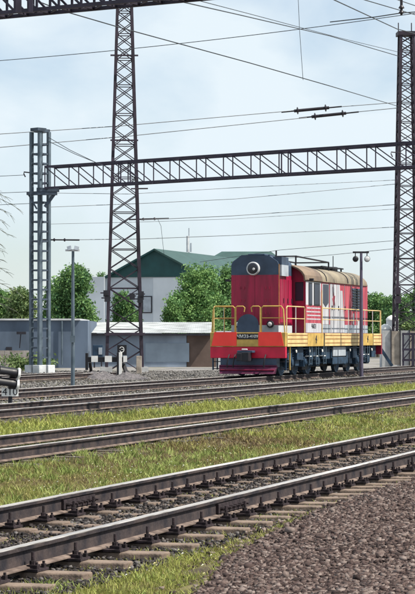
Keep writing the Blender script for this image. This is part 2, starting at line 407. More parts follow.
sd2 = MB(); sd2.box(hf+.02, hf+.10, -hw-.012, -hw+.001, 2.02, 4.45, M_ochre); sd2.box(hf+.12, hf+1.1, -hw-.10, -hw-.001, 3.98, 4.42, M_grey); sd2.box(hf+.12, hf+1.1, -hw-.10, -.72, 4.421, 4.74, M_blue); sd2.build('side_duct', o)
for k in range(3):
    dd = MB(); dd.box(hf+.2+k*.58, hf+.72+k*.58, -hw-.02, -hw-.001, 2.12, 3.85, M_maroon); dd.box(hf+.64+k*.58, hf+.68+k*.58, -hw-.05, -hw-.02, 2.9, 3.1, M_dark); dd.build('hood_door', o, bevel=.008)
for y in (0,):
    q = MB(); q.box(hf-.006, hf-.001, y-.005, y+.005, 2.1, 3.98, mat('seam_dark', (.10, .006, .02), .6)); q.build('panel_seam', o)
for y in (-.6, -.44, .44, .6):
    for z in (2.5, 3.0, 3.5): q = MB(); q.box(hf-.03, hf-.001, y-.02, y+.02, z-.05, z+.05, M_maroon); q.build('hinge', o)
rl = MB()
for k in range(9): rl.box(hf-.012, hf-.001, -.6, .6, 2.4+k*.0, 2.4+.001, M_maroon) if False else None
hl = MB(); hl.lathe((hf, .05, 4.27), (-1, 0, 0), [(0, .27), (.10, .27), (.13, .245)], M_lgrey, 28); h_o = hl.build('headlight', o, smooth=True)
hl = MB(); hl.lathe((hf-.131, .05, 4.27), (-1, 0, 0), [(0, .215), (.012, .20), (.03, .10)], M_lens, 28); hl.build('lens', h_o, smooth=True)
hl = MB(); hl.lathe((hf-.155, -.0, 4.25), (-1, 0, 0), [(0, .055), (.02, .05), (.03, .02)], M_lensw, 14); hl.build('bulb', h_o, smooth=True)
for s in (-1, 1):
    hl = MB(); hl.lathe((hf, s*.66, 2.06), (-1, 0, 0), [(0, .14), (.12, .14), (.13, .10)], M_dark, 18); q = hl.build('marker_light', o, smooth=True)
    hl = MB(); hl.lathe((hf-.131, s*.66, 2.06), (-1, 0, 0), [(0, .09), (.02, .06)], M_lensw, 14); hl.build('lens', q, smooth=True)
an = MB(); an.tube([(1.2, -.8, 4.5), (1.2, -.8, 5.0)], .035, M_dark); an.build('antenna', o)
hp2 = MB()
for x in (1.1, 1.9): hp2.box(x, x+.5, -.35, .35, 4.80, 4.87, M_blue)
hp2.build('hood_hatch', o, bevel=.02)
# cab
c0, c1 = lx(305.5, 22.5), lx(321, 22.5); ch = 1.5
cb = MB(); cb.prism([(-ch, 1.71), (-ch, 3.86), (ch, 3.86), (ch, 1.71)], c0, c1, M_maroon)
cabo = cb.build('cab', loco)
ca = MB(); ap = [(a*1.0, z) for a, z in arch(ch, 3.862, 3.87, 4.5)]; ca.prism(ap, c0, c1, M_maroon); ca.build('cab_upper', cabo)
rf = MB(); outer = arch(ch+.07, 3.84, 3.86, 4.56)[1:-1]; inner = [(y*.965, z-.045) for y, z in outer][::-1]
rf.prism(outer+inner, c0-.28, c1+.02, M_roof); rf.build('cab_roof', cabo)
for yc, hwid in ((-1.24, .17), (1.24, .17)):
    wd = MB(); wd.box(c0-.012, c0-.001, yc-hwid, yc+hwid, 3.02, 3.78, M_dark); wo = wd.build('window', cabo)
    wd = MB(); wd.box(c0-.018, c0-.0125, yc-hwid+.03, yc+hwid-.03, 3.06, 3.74, M_glass); wd.build('pane', wo)
# side livery of the cab
for s in (-1, 1):
    def sb(mb, x0, x1, d0, d1, z0, z1, m):
        a, b = s*(ch+d0), s*(ch+d1); mb.box(x0, x1, min(a, b), max(a, b), z0, z1, m)
    q = MB(); sb(q, c0+.02, c1-.02, .0005, .006, 1.73, 2.12, M_white); sb(q, c0+.02, c1-.02, .0005, .006, 2.86, 3.84, M_white); sb(q, c0+.02, c1-.02, .0005, .005, 2.12, 2.86, M_pink)
    for k in range(4): sb(q, c0+.12+.06*(k % 2), c1-.12, .005, .010, 2.26+k*.15, 2.31+k*.15, M_white)
    po = q.build('side_livery', cabo)
    tx = text_obj('side_lettering', 'ЧМЭ3', .26, ((c0+c1)/2, s*(ch+.011), 1.98), (PI/2, 0, 0 if s < 0 else PI), M_blackp, po)
    for a, b in ((c0+.42, c0+.95), (c0+1.25, c1-.25)):
        q = MB(); sb(q, a, b, .006, .022, 2.84, 3.78, M_black); wo = q.build('window', cabo)
        q = MB(); sb(q, a+.05, b-.05, .0225, .028, 2.90, 3.72, M_glass); q.build('pane', wo)
    q = MB(); q.tube([(c1-.12, s*(ch+.07), 2.2), (c1-.12, s*(ch+.07), 3.5)], .018, M_yellow); q.build('grab_rail', cabo)
    q = MB(); q.tube([(c0-.05, s*(ch+.05), 3.86), (c0-.10, s*(ch+.28), 3.84)], .015, M_dark); q.box(c0-.16, c0-.02, min(s*(ch+.2), s*(ch+.36)), max(s*(ch+.2), s*(ch+.36)), 3.82, 3.92, M_dark); q.build('cab_mirror', cabo)
# engine hood
e0, e1 = c1+.001, lx(367, 22.8); eh = 1.22
eg = MB(); eg.prism([(-eh, 1.71), (-eh, 3.9), (eh, 3.9), (eh, 1.71)], e0, e1, M_pink); ego = eg.build('engine_hood', loco)
r2 = MB(); r2.prism(arch(eh+.06, 3.88, 3.93, 4.52), e0+.03, e1-.75, M_roof2); ro = r2.build('hood_roof', ego, smooth=True)
# sloping rear dome of the roof
dm = MB(); secs = [(e1-.749, 4.50, 1.27), (e1-.45, 4.48, 1.27), (e1-.15, 4.38, 1.25), (e1+.02, 4.15, 1.22)]
vs = []; n = None
for x, zt, w_ in secs:
    pr = arch(w_, 3.88, 3.92, zt); n = len(pr); vs += [(x, y, z) for y, z in pr]
fs = [(i*n+k, i*n+(k+1) % n, (i+1)*n+(k+1) % n, (i+1)*n+k) for i in range(3) for k in range(n)]+[tuple(range(n)), tuple(range(3*n, 4*n))]
dm.add(vs, fs, M_roof); dm.build('roof_dome', ro, smooth=True)
for px in (324.5, 346):
    b_ = MB(); x = lx(px, 22.8); pp = arch(eh+.08, 3.86, 3.93, 4.55)[1:-1]; inn = [(y*.97, z-.03) for y, z in pp][::-1]
    b_.prism(pp+inn, x-.05, x+.05, M_dark); b_.build('roof_strap', ro)
for s in (-1, 1):
    def se(mb, x0, x1, d0, d1, z0, z1, m):
        a, b = s*(eh+d0), s*(eh+d1); mb.box(x0, x1, min(a, b), max(a, b), z0, z1, m)
    q = MB(); se(q, e0+.02, e1-.01, .0005, .006, 1.73, 2.08, M_grey); po = q.build('lower_stripe', ego)
    xa, xb = lx(321.5, 22.8), lx(328.5, 22.8)
    q = MB(); se(q, xa, xb-.08, .001, .007, 2.09, 3.8, M_white); se(q, xb-.08, xb, .001, .009, 1.72, 3.88, M_black); po = q.build('white_panel', ego)
    q = MB(); pts = [(xa+.12, 3.78), (xb-.16, 3.78), (xb-.16, 3.0), ((xa+xb)/2, 2.82), (xa+.12, 3.0)]
    n = len(pts); vs = [(x, s*(eh+.008), z) for x, z in pts]+[(x, s*(eh+.02), z) for x, z in pts]
    q.add(vs, [tuple(range(n)), tuple(range(2*n-1, n-1, -1))]+[(k, (k+1) % n, n+(k+1) % n, n+k) for k in range(n)], M_glass); q.build('window', ego)
    # big white brush-stroke stripes with a red emblem
    xs = [lx(p, 22.8) for p in (329, 332.3, 336, 339.5, 343)]; lean = [0, .0, .1, .55]
    for k in range(4):
        a, b2 = xs[k]+.04, xs[k+1]-.06; top = 3.82-(0 if k < 3 else .25); ln = lean[k]
        pts = [(a+.02, 1.74), (b2+.2, 1.74), (b2+.14-.1*k*.3, 2.6), (b2-ln*.3, top), (a-ln*.15, top), (a, 2.8)]
        n = len(pts); vs = [(x, s*(eh+.0065), z) for x, z in pts]+[(x, s*(eh+.011+k*.001), z) for x, z in pts]
        q = MB(); q.add(vs, [tuple(range(n)), tuple(range(2*n-1, n-1, -1))]+[(k2, (k2+1) % n, n+(k2+1) % n, n+k2) for k2 in range(n)], M_white); q.build('white_stripe', ego)
    xe = lx(333, 22.8); pts = []
    for k in range(10):
        a = PI/2+k*PI/5+.2; r = .30 if k % 2 == 0 else .16; pts.append((xe+r*math.cos(a)*.9, 3.15+r*math.sin(a)*1.2))
    n = len(pts); vs = [(x, s*(eh+.0155), z) for x, z in pts]+[(x, s*(eh+.019), z) for x, z in pts]
    q = MB(); q.add(vs, [tuple(range(n)), tuple(range(2*n-1, n-1, -1))]+[(k2, (k2+1) % n, n+(k2+1) % n, n+k2) for k2 in range(n)], M_pink); q.build('red_emblem', ego)
    # vertical seams of the engine room doors
    for px in (330.5, 337, 343.5, 350.5):
        q = MB(); x = lx(px, 22.8); se(q, x, x+.03, .012, .024, 1.74, 3.84, M_grey); se(q, x+.05, x+.09, .012, .05, 2.7, 2.9, M_dark); q.build('door_seam', ego)
    x0, x1 = lx(351.6, 22.8), lx(360, 22.8)
    q = MB(); se(q, x0, x1, .002, .02, 2.72, 3.72, M_blue)
    for k in range(8): se(q, x0+.03, x1-.03, .02, .05, 2.78+k*.118, 2.82+k*.118, M_black)
    se(q, (x0+x1)/2-.03, (x0+x1)/2+.03, .02, .06, 2.72, 3.72, M_black)
    q.build('louvre', ego)
    q = MB(); se(q, lx(352, 22.8), lx(353.5, 22.8), .007, .012, 2.1, 2.6, M_white); q.build('white_mark', ego); q = MB(); se(q, lx(357, 22.8), lx(359, 22.8), .007, .012, 1.9, 2.3, M_white); q.build('white_mark', ego)
# roof fittings
rz_ = MB(); xa, xb = lx(304, 22.9), lx(323, 23.5)
for y in (-.75, .75):
    rz_.tube([(xa, y, 4.45), (xa, y, 4.88), (xb, y, 4.80), (xb, y, 4.42)], .035, M_dark)
rz_.tube([(xa, -.75, 4.88), (xa, .75, 4.88)], .03, M_dark); rz_.tube([(xb, -.75, 4.80), (xb, .75, 4.80)], .03, M_dark)
rz_.build('roof_rail', loco)
rz_ = MB(); xa, xb = lx(326, 23.2), lx(347, 23.2)
for y in (-.6, .6): rz_.box(xa, xb, y-.04, y+.04, 4.58, 4.64, M_dark)
for k in range(9): x = xa+(xb-xa)*k/8; rz_.box(x-.05, x+.05, -.6, .6, 4.60, 4.625, M_dark)
for x in (xa+.3, xb-.3, (xa+xb)/2):
    for y in (-.6, .6): rz_.box(x-.03, x+.03, y-.03, y+.03, 4.3, 4.58, M_dark)
rz_.build('roof_walkway', loco)
q = MB(); q.lathe((lx(340, 23.6), 0, 4.5), (0, 0, 1), [(0, .28), (.2, .28), (.22, .2)], M_dark, 16); q.build('exhaust_stack', loco, smooth=True)
q = MB(); q.tube([(lx(344, 23), -.5, 4.4), (lx(344, 23), -.5, 5.15)], .02, M_dark); q.build('antenna', loco)
q = MB(); xr = e1+.25
for y in (-.85, -.45):
    q.tube([(e1, y, 4.35), (xr, y, 4.3), (xr+.12, y, 4.05), (xr+.12, y, 1.75)], .022, M_yellow)
for k in range(9): q.tube([(xr+.12, -.85, 1.95+k*.26), (xr+.12, -.45, 1.95+k*.26)], .016, M_yellow)
q.build('rear_ladder', loco)
q = MB(); q.lathe((e1, 0, 4.0), (1, 0, 0), [(0, .2), (.12, .2)], M_dark, 16); q.build('rear_headlight', loco)
# handrails
def rail_run(x0, x1, y, name='handrail', m=M_yellow2, n=None):
    q = MB(); zt, zm = 2.76, 2.28; n = n or max(1, round((x1-x0)/1.5))
    q.tube([(x0, y, 1.71), (x0, y, zt-.08), (x0+.08*(1 if x1 > x0 else -1), y, zt), (x1-.08, y, zt), (x1, y, zt-.08), (x1, y, 1.71)], .024, m)
    q.tube([(x0, y, zm), (x1, y, zm)], .017, m)
    for k in range(1, n): x = x0+(x1-x0)*k/n; q.tube([(x, y, 1.71), (x, y, zt)], .019, M_lgrey)
    q.build(name, loco, smooth=True)
for s in (-1, 1):
    rail_run(.25, c0-.15, s*1.5, n=2); rail_run(c1+.15, LEN-.15, s*1.5)
    q = MB(); zt = 2.76
    q.tube([(.0, s*1.5, 1.71), (.0, s*1.44, zt-.12), (.0, s*1.36, zt), (.0, s*.62, zt), (.0, s*.54, zt-.08), (.0, s*.54, 1.74)], .028, M_yellow)
    q.tube([(.0, s*1.46, 2.3), (.0, s*.54, 2.3)], .018, M_yellow); q.tube([(.0, s*.98, 1.71), (.0, s*.98, zt)], .018, M_yellow) if s > 0 else None
    q.tube([(-.02, s*.50, 1.74), (-.02, s*.50, zt-.04), (-.02, s*.44, zt), (-.02, s*.2, zt), (-.02, s*.13, zt-.06), (-.02, s*.16, zt-.22)], .024, M_yellow)
    q.build('front_handrail', loco, smooth=True)
    q = MB(); q.tube([(LEN, s*1.5, 1.71), (LEN, s*1.5, 2.76), (LEN, s*.4, 2.76), (LEN, s*.4, 1.71)], .024, M_yellow2); q.tube([(LEN, s*1.5, 2.28), (LEN, s*.4, 2.28)], .017, M_yellow2); q.build('rear_handrail', loco)
# bogies
M_step = mat('step_steel', (.10, .15, .20), .5, .1)
for xc in (3.7, 12.4):
    bg_ = MB()
    for s in (-1, 1):
        y0 = s*1.10
        bg_.box(xc-2.75, xc+2.75, min(y0, y0-s*.12), max(y0, y0-s*.12), .62, .98, M_under)
        for k in (-1, 1): bg_.box(xc+k*1.0-.28, xc+k*1.0+.28, min(y0, y0+s*.14), max(y0, y0+s*.14), .38, 1.12, M_under)
    bg_.box(xc-1.6, xc+1.6, -1.0, 1.0, .7, 1.15, M_dark)
    bo = bg_.build('bogie', loco, bevel=.015)
    for dx in (-2.0, 0, 2.0):
        for s in (-1, 1):
            q = MB(); q.lathe((xc+dx, s*.73, .525), (0, s, 0), [(0, .55), (.03, .55), (.035, .525), (.13, .52), (.131, .46), (.10, .42), (.10, .18), (.16, .16), (.24, .14)], M_under, 28); q.build('wheel', bo, smooth=True)
            q = MB(); q.box(xc+dx-.19, xc+dx+.19, min(s*.98, s*1.3), max(s*.98, s*1.3), .34, .74, M_under); q.lathe((xc+dx, s*1.3, .53), (0, s, 0), [(0, .15), (.05, .15), (.06, .1)], M_under, 14)
            q.build('axle_box', bo, bevel=.015)
            q = MB()
            pts = [(xc+dx-.32+.08*math.sin(k*1.0)*0, s*1.18, 0) for k in range(1)]
            hel = [(xc+dx+.26+.07*math.cos(a*.8), s*1.22+.07*math.sin(a*.8), .55+.5*a/40) for a in range(41)]; q.tube(hel, .016, M_under, 5); q.build('spring', bo); q = MB()
            hel = [(xc+dx-.26+.07*math.cos(a*.8), s*1.22+.07*math.sin(a*.8), .55+.5*a/40) for a in range(41)]; q.tube(hel, .016, M_under, 5); q.build('spring', bo)
            q = MB(); q.lathe((xc+dx+.05, s*1.46, .98), (0, s, 0), [(0, .06), (.03, .06)], M_whitep, 10); q.box(xc+dx-.0, xc+dx+.1, min(s*1.3, s*1.46), max(s*1.3, s*1.46), .93, 1.03, M_under); q.build('bracket_cap', bo)
ft = MB(); xa, xb = lx(336), lx(349); ft.box(xa, xb, -1.35, 1.35, .42, 1.15, M_under)
for s in (-1, 1):
    a, b2 = s*1.351, s*1.42; ft.box(xa+.05, xb-.05, min(a, b2), max(a, b2), .72, 1.14, M_grey); ft.box(xa-.05, xb+.05, min(a, b2), max(a, b2), .38, .68, M_under)
ft.build('fuel_tank', loco, bevel=.03)
for px in (312, 318.5, 326, 365, 369.5):
    for s in (-1, 1):
        q = MB(); x = lx(px, 22.45)
        for dx in (-.18, .18): q.bar((x+dx, s*1.49, 1.17), (x+dx, s*1.49, .42), .03, .04, M_step)
        for z in (.45, .75): q.box(x-.17, x+.17, min(s*1.3, s*1.49), max(s*1.3, s*1.49), z, z+.03, M_whitep if z > .6 else M_under)
        q.build('steps', loco)
q = MB(); q.box(.6, LEN-.3, -.62, .62, .28, 1.2, M_dark); q.build('centre_sill', loco)
for s in (-1, 1):
    for xc in (3.7, 12.4):
        for dx in (-1.0, 1.0):
            q = MB(); q.box(xc+dx-.36, xc+dx+.36, min(s*.7, s*1.0), max(s*.7, s*1.0), .2, .62, M_dark); q.build('brake_gear', loco, bevel=.03)
for s in (-1, 1):
    for xa, xb in ((.9, 1.55), (2.3, 3.2), (4.3, 5.3), (6.15, 7.4), (10.2, 10.9), (11.4, 12.1), (12.9, 13.6), (14.9, 15.7)):
        q = MB(); q.box(xa, xb, min(s*1.36, s*1.12), max(s*1.36, s*1.12), .62, 1.17, M_under); q.build('equipment_box', loco, bevel=.02)
q = MB()
for x, r in ((6.7, .2), (7.0, .2), (10.6, .16)): q.lathe((x, -1.1, .9), (0, 1, 0), [(0, r*.7), (.06, r), (2.1, r), (2.16, r*.7)], M_under, 16)
q.tube([(1.0, -1.38, 1.08), (LEN-1, -1.38, 1.08)], .03, M_under); q.tube([(1.0, 1.38, 1.08), (LEN-1, 1.38, 1.08)], .03, M_under)
q.build('air_reservoir', loco, smooth=True)
q = MB(); q.box(LEN-.12, LEN+.05, -1.55, 1.55, .75, 1.7, M_maroon); q.build('rear_beam', loco)
q = MB(); q.box(LEN, LEN+.5, -.2, .2, .62, .95, M_dark); q.build('coupler', loco)

# ------------------------------------------------------------------ lattice towers
def lattice(name, cx, cy, rz, hb0, ht, H, panels, label, cat, m=M_tower, leg=.15, br=.055, top=True, group=None):
    t = empty(name, (cx, cy, 0), rz, label, cat, group)
    def c(i, z):
        h = hb0+(ht-hb0)*z/H; sx, sy = ((-1, -1), (1, -1), (1, 1), (-1, 1))[i % 4]; return Vector((sx*h, sy*h, z))
    for i in range(4):
        q = MB(); q.bar(c(i, 0), c(i, H), leg, leg, m); q.build('leg', t)
    q = MB(); zs = [0]; h = 1.0
    # panel heights follow the width
    wsum = [hb0+(ht-hb0)*(k/panels) for k in range(panels)]; tot = sum(wsum)
    for w_ in wsum: zs.append(zs[-1]+H*w_/tot)
    for k in range(panels):
        z0, z1 = zs[k], zs[k+1]
        for i in range(4):
            q.bar(c(i, z0), c(i+1, z1), br, br, m); q.bar(c(i+1, z0), c(i, z1), br, br, m)
            if k % 2 == 0: q.bar(c(i, z0), c(i+1, z0), br, br, m)
    q.build('bracing', t)
    if top:
        q = MB(); q.box(-ht-.18, ht+.18, -ht-.12, ht+.12, H, H+.22, m); q.build('top_beam', t)
    for i in range(4): q = MB(); p = c(i, 0); q.box(p.x-.3, p.x+.3, p.y-.3, p.y+.3, -.2, .28, M_conc); q.build('footing', t)
    return t
def sc(Y): return F/Y
# tower behind the middle left
YT = 108.0
b0 = P(123.5, 372, YT); H1 = 23.0
half_b = 36/2/sc(YT)/1.0; half_t = 14/2/sc(YT); 
tw = lattice('lattice_tower', b0.x, YT+1, .06, half_b, (half_t-half_b)/((P(0, 0, YT).z))*H1+half_b, H1, 31, 'tall dark lattice tower left of the locomotive, behind the white and black buffer stop', 'tower', leg=.15, br=.045)
for z in (P(0, 55, YT).z, P(0, 140, YT).z):
    q = MB(); q.box(-.75, .7, -.9, -.82, z-.04, z+.04, M_tower); q.build('cross_member', tw)
z = P(0, 334, YT).z
q = MB(); q.box(-1.05, 1.05, -1.08, -1.0, z-.07, z+.07, M_tower); q.build('cross_member', tw)
for px, py in ((105, 293), (106, 298), (140, 294), (139, 299), (131, 296)):
    q = MB(); p = P(px, py, YT)-Vector((b0.x, YT+1, 0)); q.box(p.x-.14, p.x+.14, -1.15, -.95, p.z-.2, p.z+.14, M_dark); q.box(p.x-.3, p.x+.2, -1.1, -1.02, p.z-.03, p.z+.03, M_tower); q.build('equipment_bracket', tw)
for px, py, sx in ((131, 292, .8), (122, 330, 0)):
    pass
# number sign on the tower
sg = empty('number_sign', P(122, 350, YT-1.5), 0, 'small dark square sign with white figure on the tower above the buffer stop', 'sign')
q = MB(); q.box(-.24, .24, -.02, .02, -.26, .26, M_black); q.build('board', sg)
q = MB(); q.bar((0, 0, -.27), (0, 0, .27), .05, .05, M_tower) if False else None
text_obj('figure', 'Э', .40, (0, -.024, 0), (PI/2, 0, 0), M_whitep, sg)
q = MB(); q.box(-.03, .03, .02, .9, -.03, .03, M_tower); q.build('bracket', sg)
# tower on the right edge
YR = 118.0
bR = P(408.5, 372, YR); topz = P(0, 36, YR).z
t2 = lattice('lattice_tower', bR.x-.1, YR, .06, 12.5/sc(YR), 6.2/sc(YR), topz, 30, 'tall dark lattice tower at the right edge behind the tanks', 'tower', leg=.15, br=.045)
for dx in (-.45, .3): q = MB(); q.tube([(dx, 0, topz+.2), (dx, 0, topz+.75)], .03, M_tower); q.build('top_pin', t2)
z = P(0, 291, YR).z
for x, zz in ((-.62, z), (-.6, z-.5), (.55, z+.3)): q = MB(); q.box(x-.15, x+.15, -.85, -.6, zz-.22, zz+.2, M_tower); q.build('equipment_bracket', t2)
# ------------------------------------------------------------------ battened mast and gantries
YM = 106.0
mb_ = P(41.5, 372, YM); mz = P(0, 130, YM).z; gz1 = P(0, 168, YM).z; gz0 = P(0, 188, YM).z
mst = empty('gantry_mast', (mb_.x-.08, YM, 0), math.radians(47), 'pale blue grey steel mast of paired ladder-like columns on white concrete blocks', 'mast')
hs = .31
for sx in (-1, 1):
    for sy in (-1, 1):
        q = MB(); q.box(sx*hs-.085, sx*hs+.085, sy*hs-.085, sy*hs+.085, .3, mz-.1, M_mast); q.build('column', mst, bevel=.012)
z = .8; bat = {}
while z < mz-.3:
    for s in (-1, 1):
        for ax in (0, 1):
            if ax not in bat:
                q = MB()
                if ax == 0: q.box(-hs+.085, hs-.085, -.05, .05, -.042, .042, M_mastd)
                else: q.box(-.05, .05, -hs+.085, hs-.085, -.042, .042, M_mastd)
                bat[ax] = o = q.build('batten', mst)
            else: o = bat[ax].copy(); COL.objects.link(o); o.parent = mst
            o.location = (0, s*hs, z) if ax == 0 else (s*hs, 0, z)
    z += .495
for s in (-1, 1):
    q = MB(); q.box(min(0, s*hs*1.9), max(0, s*hs*1.9), -hs-.16 if s < 0 else -.1, .1 if s < 0 else hs+.16, mz-.1, mz+.06, M_mastd); q.build('cap_plate', mst)
for sx in (-1, 1):
    for sy in (-1, 1): q = MB(); q.box(sx*hs-.24, sx*hs+.24, sy*hs-.24, sy*hs+.24, -.2, .42, M_concw); q.build('footing', mst, bevel=.02)

def truss(name, A, B, depth_z, depth_y, npan, label, m, cw=.12, bw=.06, cat='gantry beam'):
    A, B = Vector(A), Vector(B); d = (B-A); L = d.length; rz = math.atan2(d.y, d.x); pitch = -math.atan2(d.z, math.hypot(d.x, d.y))
    t = empty(name, A, rz, label, cat); t.rotation_euler = (0, pitch, rz)
    for y in (0, depth_y):
        for z in (0, depth_z):
            q = MB(); q.box(0, L, y-cw/2, y+cw/2, z-cw/2, z+cw/2, m); q.build('chord', t)
    q = MB()
    for k in range(npan+1):
        x = L*k/npan
        for y in (0, depth_y):
            q.bar((x, y, 0), (x, y, depth_z), bw, bw, m)
            if k < npan: q.bar((x, y, depth_z), (x+L/npan, y, 0), bw, bw, m)
            if k % 6 == 3: q.bar((x+.14, y, 0), (x+.14, y, depth_z), bw*1.4, bw, m)
        for z in (0, depth_z):
            q.bar((x, 0, z), (x, depth_y, z), bw, bw, m)
            if k < npan: q.bar((x, 0 if k % 2 else depth_y, z), (x+L/npan, depth_y if k % 2 else 0, z), bw*.8, bw*.8, m)
    q.build('web', t)
    return t
YG0, YG1 = YM-.9, 92.0
A = P(45, 188, YG0); Bp = P(415, 166.3, YG1)
ext = 5.5/((Bp-A).length); B2 = A+(Bp-A)*(1+ext)
g1 = truss('gantry_truss', A, B2, 1.08, .75, 17, 'long dark lattice gantry beam spanning the tracks above the locomotive', M_truss, .10, .042)
for k, px in enumerate((62,)): pass
# bracket on the mast
q = empty('gantry_bracket', P(41, 195, YM-.7), 0, 'dark steel bracket with diagonal brace under the gantry beam end at the mast', 'bracket')
s_ = 1/sc(YM)
b = MB(); b.box(-14*s_, 16*s_, -.2, .2, 0, 3*s_, M_mastd); b.box(-4*s_, 18*s_, -.22, .22, 3.2*s_, 7*s_, M_mastd); b.build('shelf', q)
b = MB(); b.bar((14*s_, 0, 2*s_), (4*s_, 0, -12*s_), .16, .16, M_mastd); b.bar((-12*s_, 0, 0), (-4*s_, 0, -14*s_), .08, .08, M_mastd); b.build('brace', q)
# right hand mast of the same gantry, outside the picture
rm = copy_tree(mst); rm.location = (B2.x+.2, B2.y+.6, 0); rm['label'] = 'battened steel mast carrying the right end of the long gantry beam'
tag(mst, group='gantry masts'); tag(rm, group='gantry masts')
# near gantry crossing the top left corner
A2 = P(0, 13.0, 52); C2 = P(170, -2.8, 49.6); dd_ = (C2-A2)
A3 = A2-dd_*1.1; B3 = A2+dd_*4.2
g2 = truss('gantry_truss', A3, B3, .62, .6, 40, 'nearer dark gantry beam cutting across the top left corner of the picture', M_truss, .09, .05)
for e in (A3, B3):
    r = copy_tree(mst); r.location = (e.x, e.y+.3, 0); r.scale = (.8, .8, (e.z+.9)/mz); r['label'] = 'battened steel mast carrying the %s end of the nearer gantry beam' % ('left' if e is A3 else 'right')
# clamps and walk boards at top left
q = MB(); p0 = P(22, 3, 51.5)
q.box(p0.x-.12, p0.x+.02, p0.y-.4, p0.y-.3, p0.z-.3, p0.z+.25, M_truss); q.box(p0.x+.2, p0.x+.3, p0.y-.4, p0.y-.3, p0.z-.3, p0.z+.25, M_truss)
tag(q.build('wire_clamp'), 'dark clamp block on the near gantry beam in the top left corner', 'clamp')
# ------------------------------------------------------------------ wires
def wire(pts, label, r=.016, name='overhead_wire', sag=0, ins=None, ext=0):
    """pts: (px,py,Y) along the wire"""
    W_ = [P(*p) for p in pts]; P_ = []
    if len(W_) == 2:
        a, b = W_
        if ext: d = b-a; b = b+d*ext; a = a-d*ext
        for k in range(17): t = k/16; p = a.lerp(b, t); p.z -= sag*4*t*(1-t); P_.append(p)
    else: P_ = W_
    q = MB(); q.tube(P_, r, M_wire, 6); o = q.build(name); tag(o, label, 'wire')
    return o
wire([(-60, 65, 96), (470, 5, 84)], 'wire sloping up to the right across the upper sky, passing the tower', .016, sag=.25)
wire([(40, 2, 60), (60, 10, 62), (120, 27.5, 66), (250, 63, 74), (330, 86, 82), (397, 106, 117)], 'long wire falling from the near gantry beam to the right lattice tower', .018)
wire([(165, -2, 60), (240, 15, 78), (330, 36, 100), (398, 56, 117)], 'upper wire of the bundle falling to the top of the right tower', .02)
wire([(185, -3, 60), (250, 14, 78), (340, 38, 100), (398, 52, 117)], 'thinner wire of the bundle falling to the right tower', .013)
wire([(330, -2, 70), (397, 29, 90), (440, 40, 100)], 'wire dropping from the top edge past the tip of the right tower', .02)
wire([(358, -2, 60), (440, 22, 70)], 'wire crossing the top right corner beside the hanging insulator', .014)
wire([(392, -2, 60), (440, 14, 70)], 'short thin wire in the very top right corner', .013)
wire([(298, -5, 70), (299.5, 30, 70), (303, 80, 70)], 'single thin vertical wire hanging from the top edge', .01)
wire([(-30, 136, 106), (120, 126, 110), (295, 110.5, 114), (330, 107.5, 114), (396, 102.5, 117)], 'upper of two cross wires joined to the long insulator rods', .022)
wire([(-30, 150, 106), (130, 136, 110), (312, 117, 114), (348, 112.8, 114), (397, 108, 117)], 'lower of two cross wires joined to the long insulator rods', .022)
wire([(48, 137, 106), (70, 150, 104), (97, 163, 102)], 'upper stay wire from the mast head to the gantry beam', .016)
wire([(48, 141, 106), (75, 154, 104), (112, 169, 101)], 'lower stay wire from the mast head to the gantry beam', .016)
rows = [(176.5, 25, 'just below gantry level'), (193, 38, 'at bracket level'), (205, 30, 'below the bracket')]
for y, x1, l in rows: wire([(-40, y+1.5, 110), (x1, y-1.5, 107)], 'thin wire to the mast from the left edge, '+l, .015)
mid = [(189.5, 181, 'first below the gantry beam'), (194.5, 183, 'second below the gantry beam'), (204, 182, 'third below the gantry beam'), (220, 206, 'fourth below the gantry beam'), (239, 227, 'lowest, just over the locomotive roof')]
wire([(51, 193, 107), (130, 194, 110), (230, 188, 114), (396, 180, 118)], 'wire from mast to right tower, first below the gantry beam', .015)
wire([(51, 207, 107), (140, 203.5, 110), (235, 199, 114), (396, 184, 118)], 'wire from mast to right tower, second below the gantry beam', .017)
wire([(141, 220, 110), (230, 216, 114), (396, 204.5, 118)], 'wire from the dangling insulator to the right tower', .02)
wire([(51, 224, 107), (141, 222, 109), (230, 219, 114), (396, 209, 118)], 'faint wire just under the dangling insulator', .012)
wire([(51, 240, 107), (140, 239, 110), (230, 235.5, 114), (396, 227, 118)], 'wire between mast and right tower above the hall roof', .018)
wire([(200, 262, 120), (280, 250, 118), (396, 240.5, 118)], 'upper of two wires just above the locomotive roof', .014)
wire([(262, 260, 118), (330, 255, 118), (396, 248.5, 118)], 'lower of two wires just above the locomotive roof', .014)
wire([(158, 219.5, 112), (161, 226, 112), (162.5, 240, 112), (164, 254, 112)], 'thin drop wire curling down from the dangling insulator', .012)
def rod(p, q, label, r=.115, disc=.20):
    a, b = P(*p), P(*q); d = (b-a).normalized(); L = (b-a).length
    o = MB(); o.tube([a, b], r*.8, M_ins, 10)
    t = empty('insulator', a, 0, label, 'insulator', 'insulators on the cross wires')
    m = MB(); m.tube([(0, 0, 0), b-a], r*.75, M_ins, 10); m.build('rod', t, smooth=True)
    for k in (.1, .9):
        m = MB(); m.lathe((b-a)*k-d*.05, d, [(0, r), (.03, disc), (.07, disc), (.1, r)], M_ins, 14); m.build('shed', t, smooth=True)
    m = MB(); m.tube([-d*.7, Vector((0, 0, 0))], .04, M_dark, 8); m.build('end_clamp', t); m = MB(); m.tube([b-a, b-a+d*.7], .04, M_dark, 8); m.build('end_clamp', t)
    return t
rod((294, 111, 113.9), (329, 107.7, 113.9), 'upper dark rod insulator of the pair in the sky above the locomotive')
rod((311.5, 116.8, 113.9), (346, 113.2, 113.9), 'lower dark rod insulator of the pair in the sky above the locomotive')
rod((142, 219.2, 111.9), (156, 218.8, 111.9), 'short dark insulator right of the lattice tower with a drop wire', .06, .08)
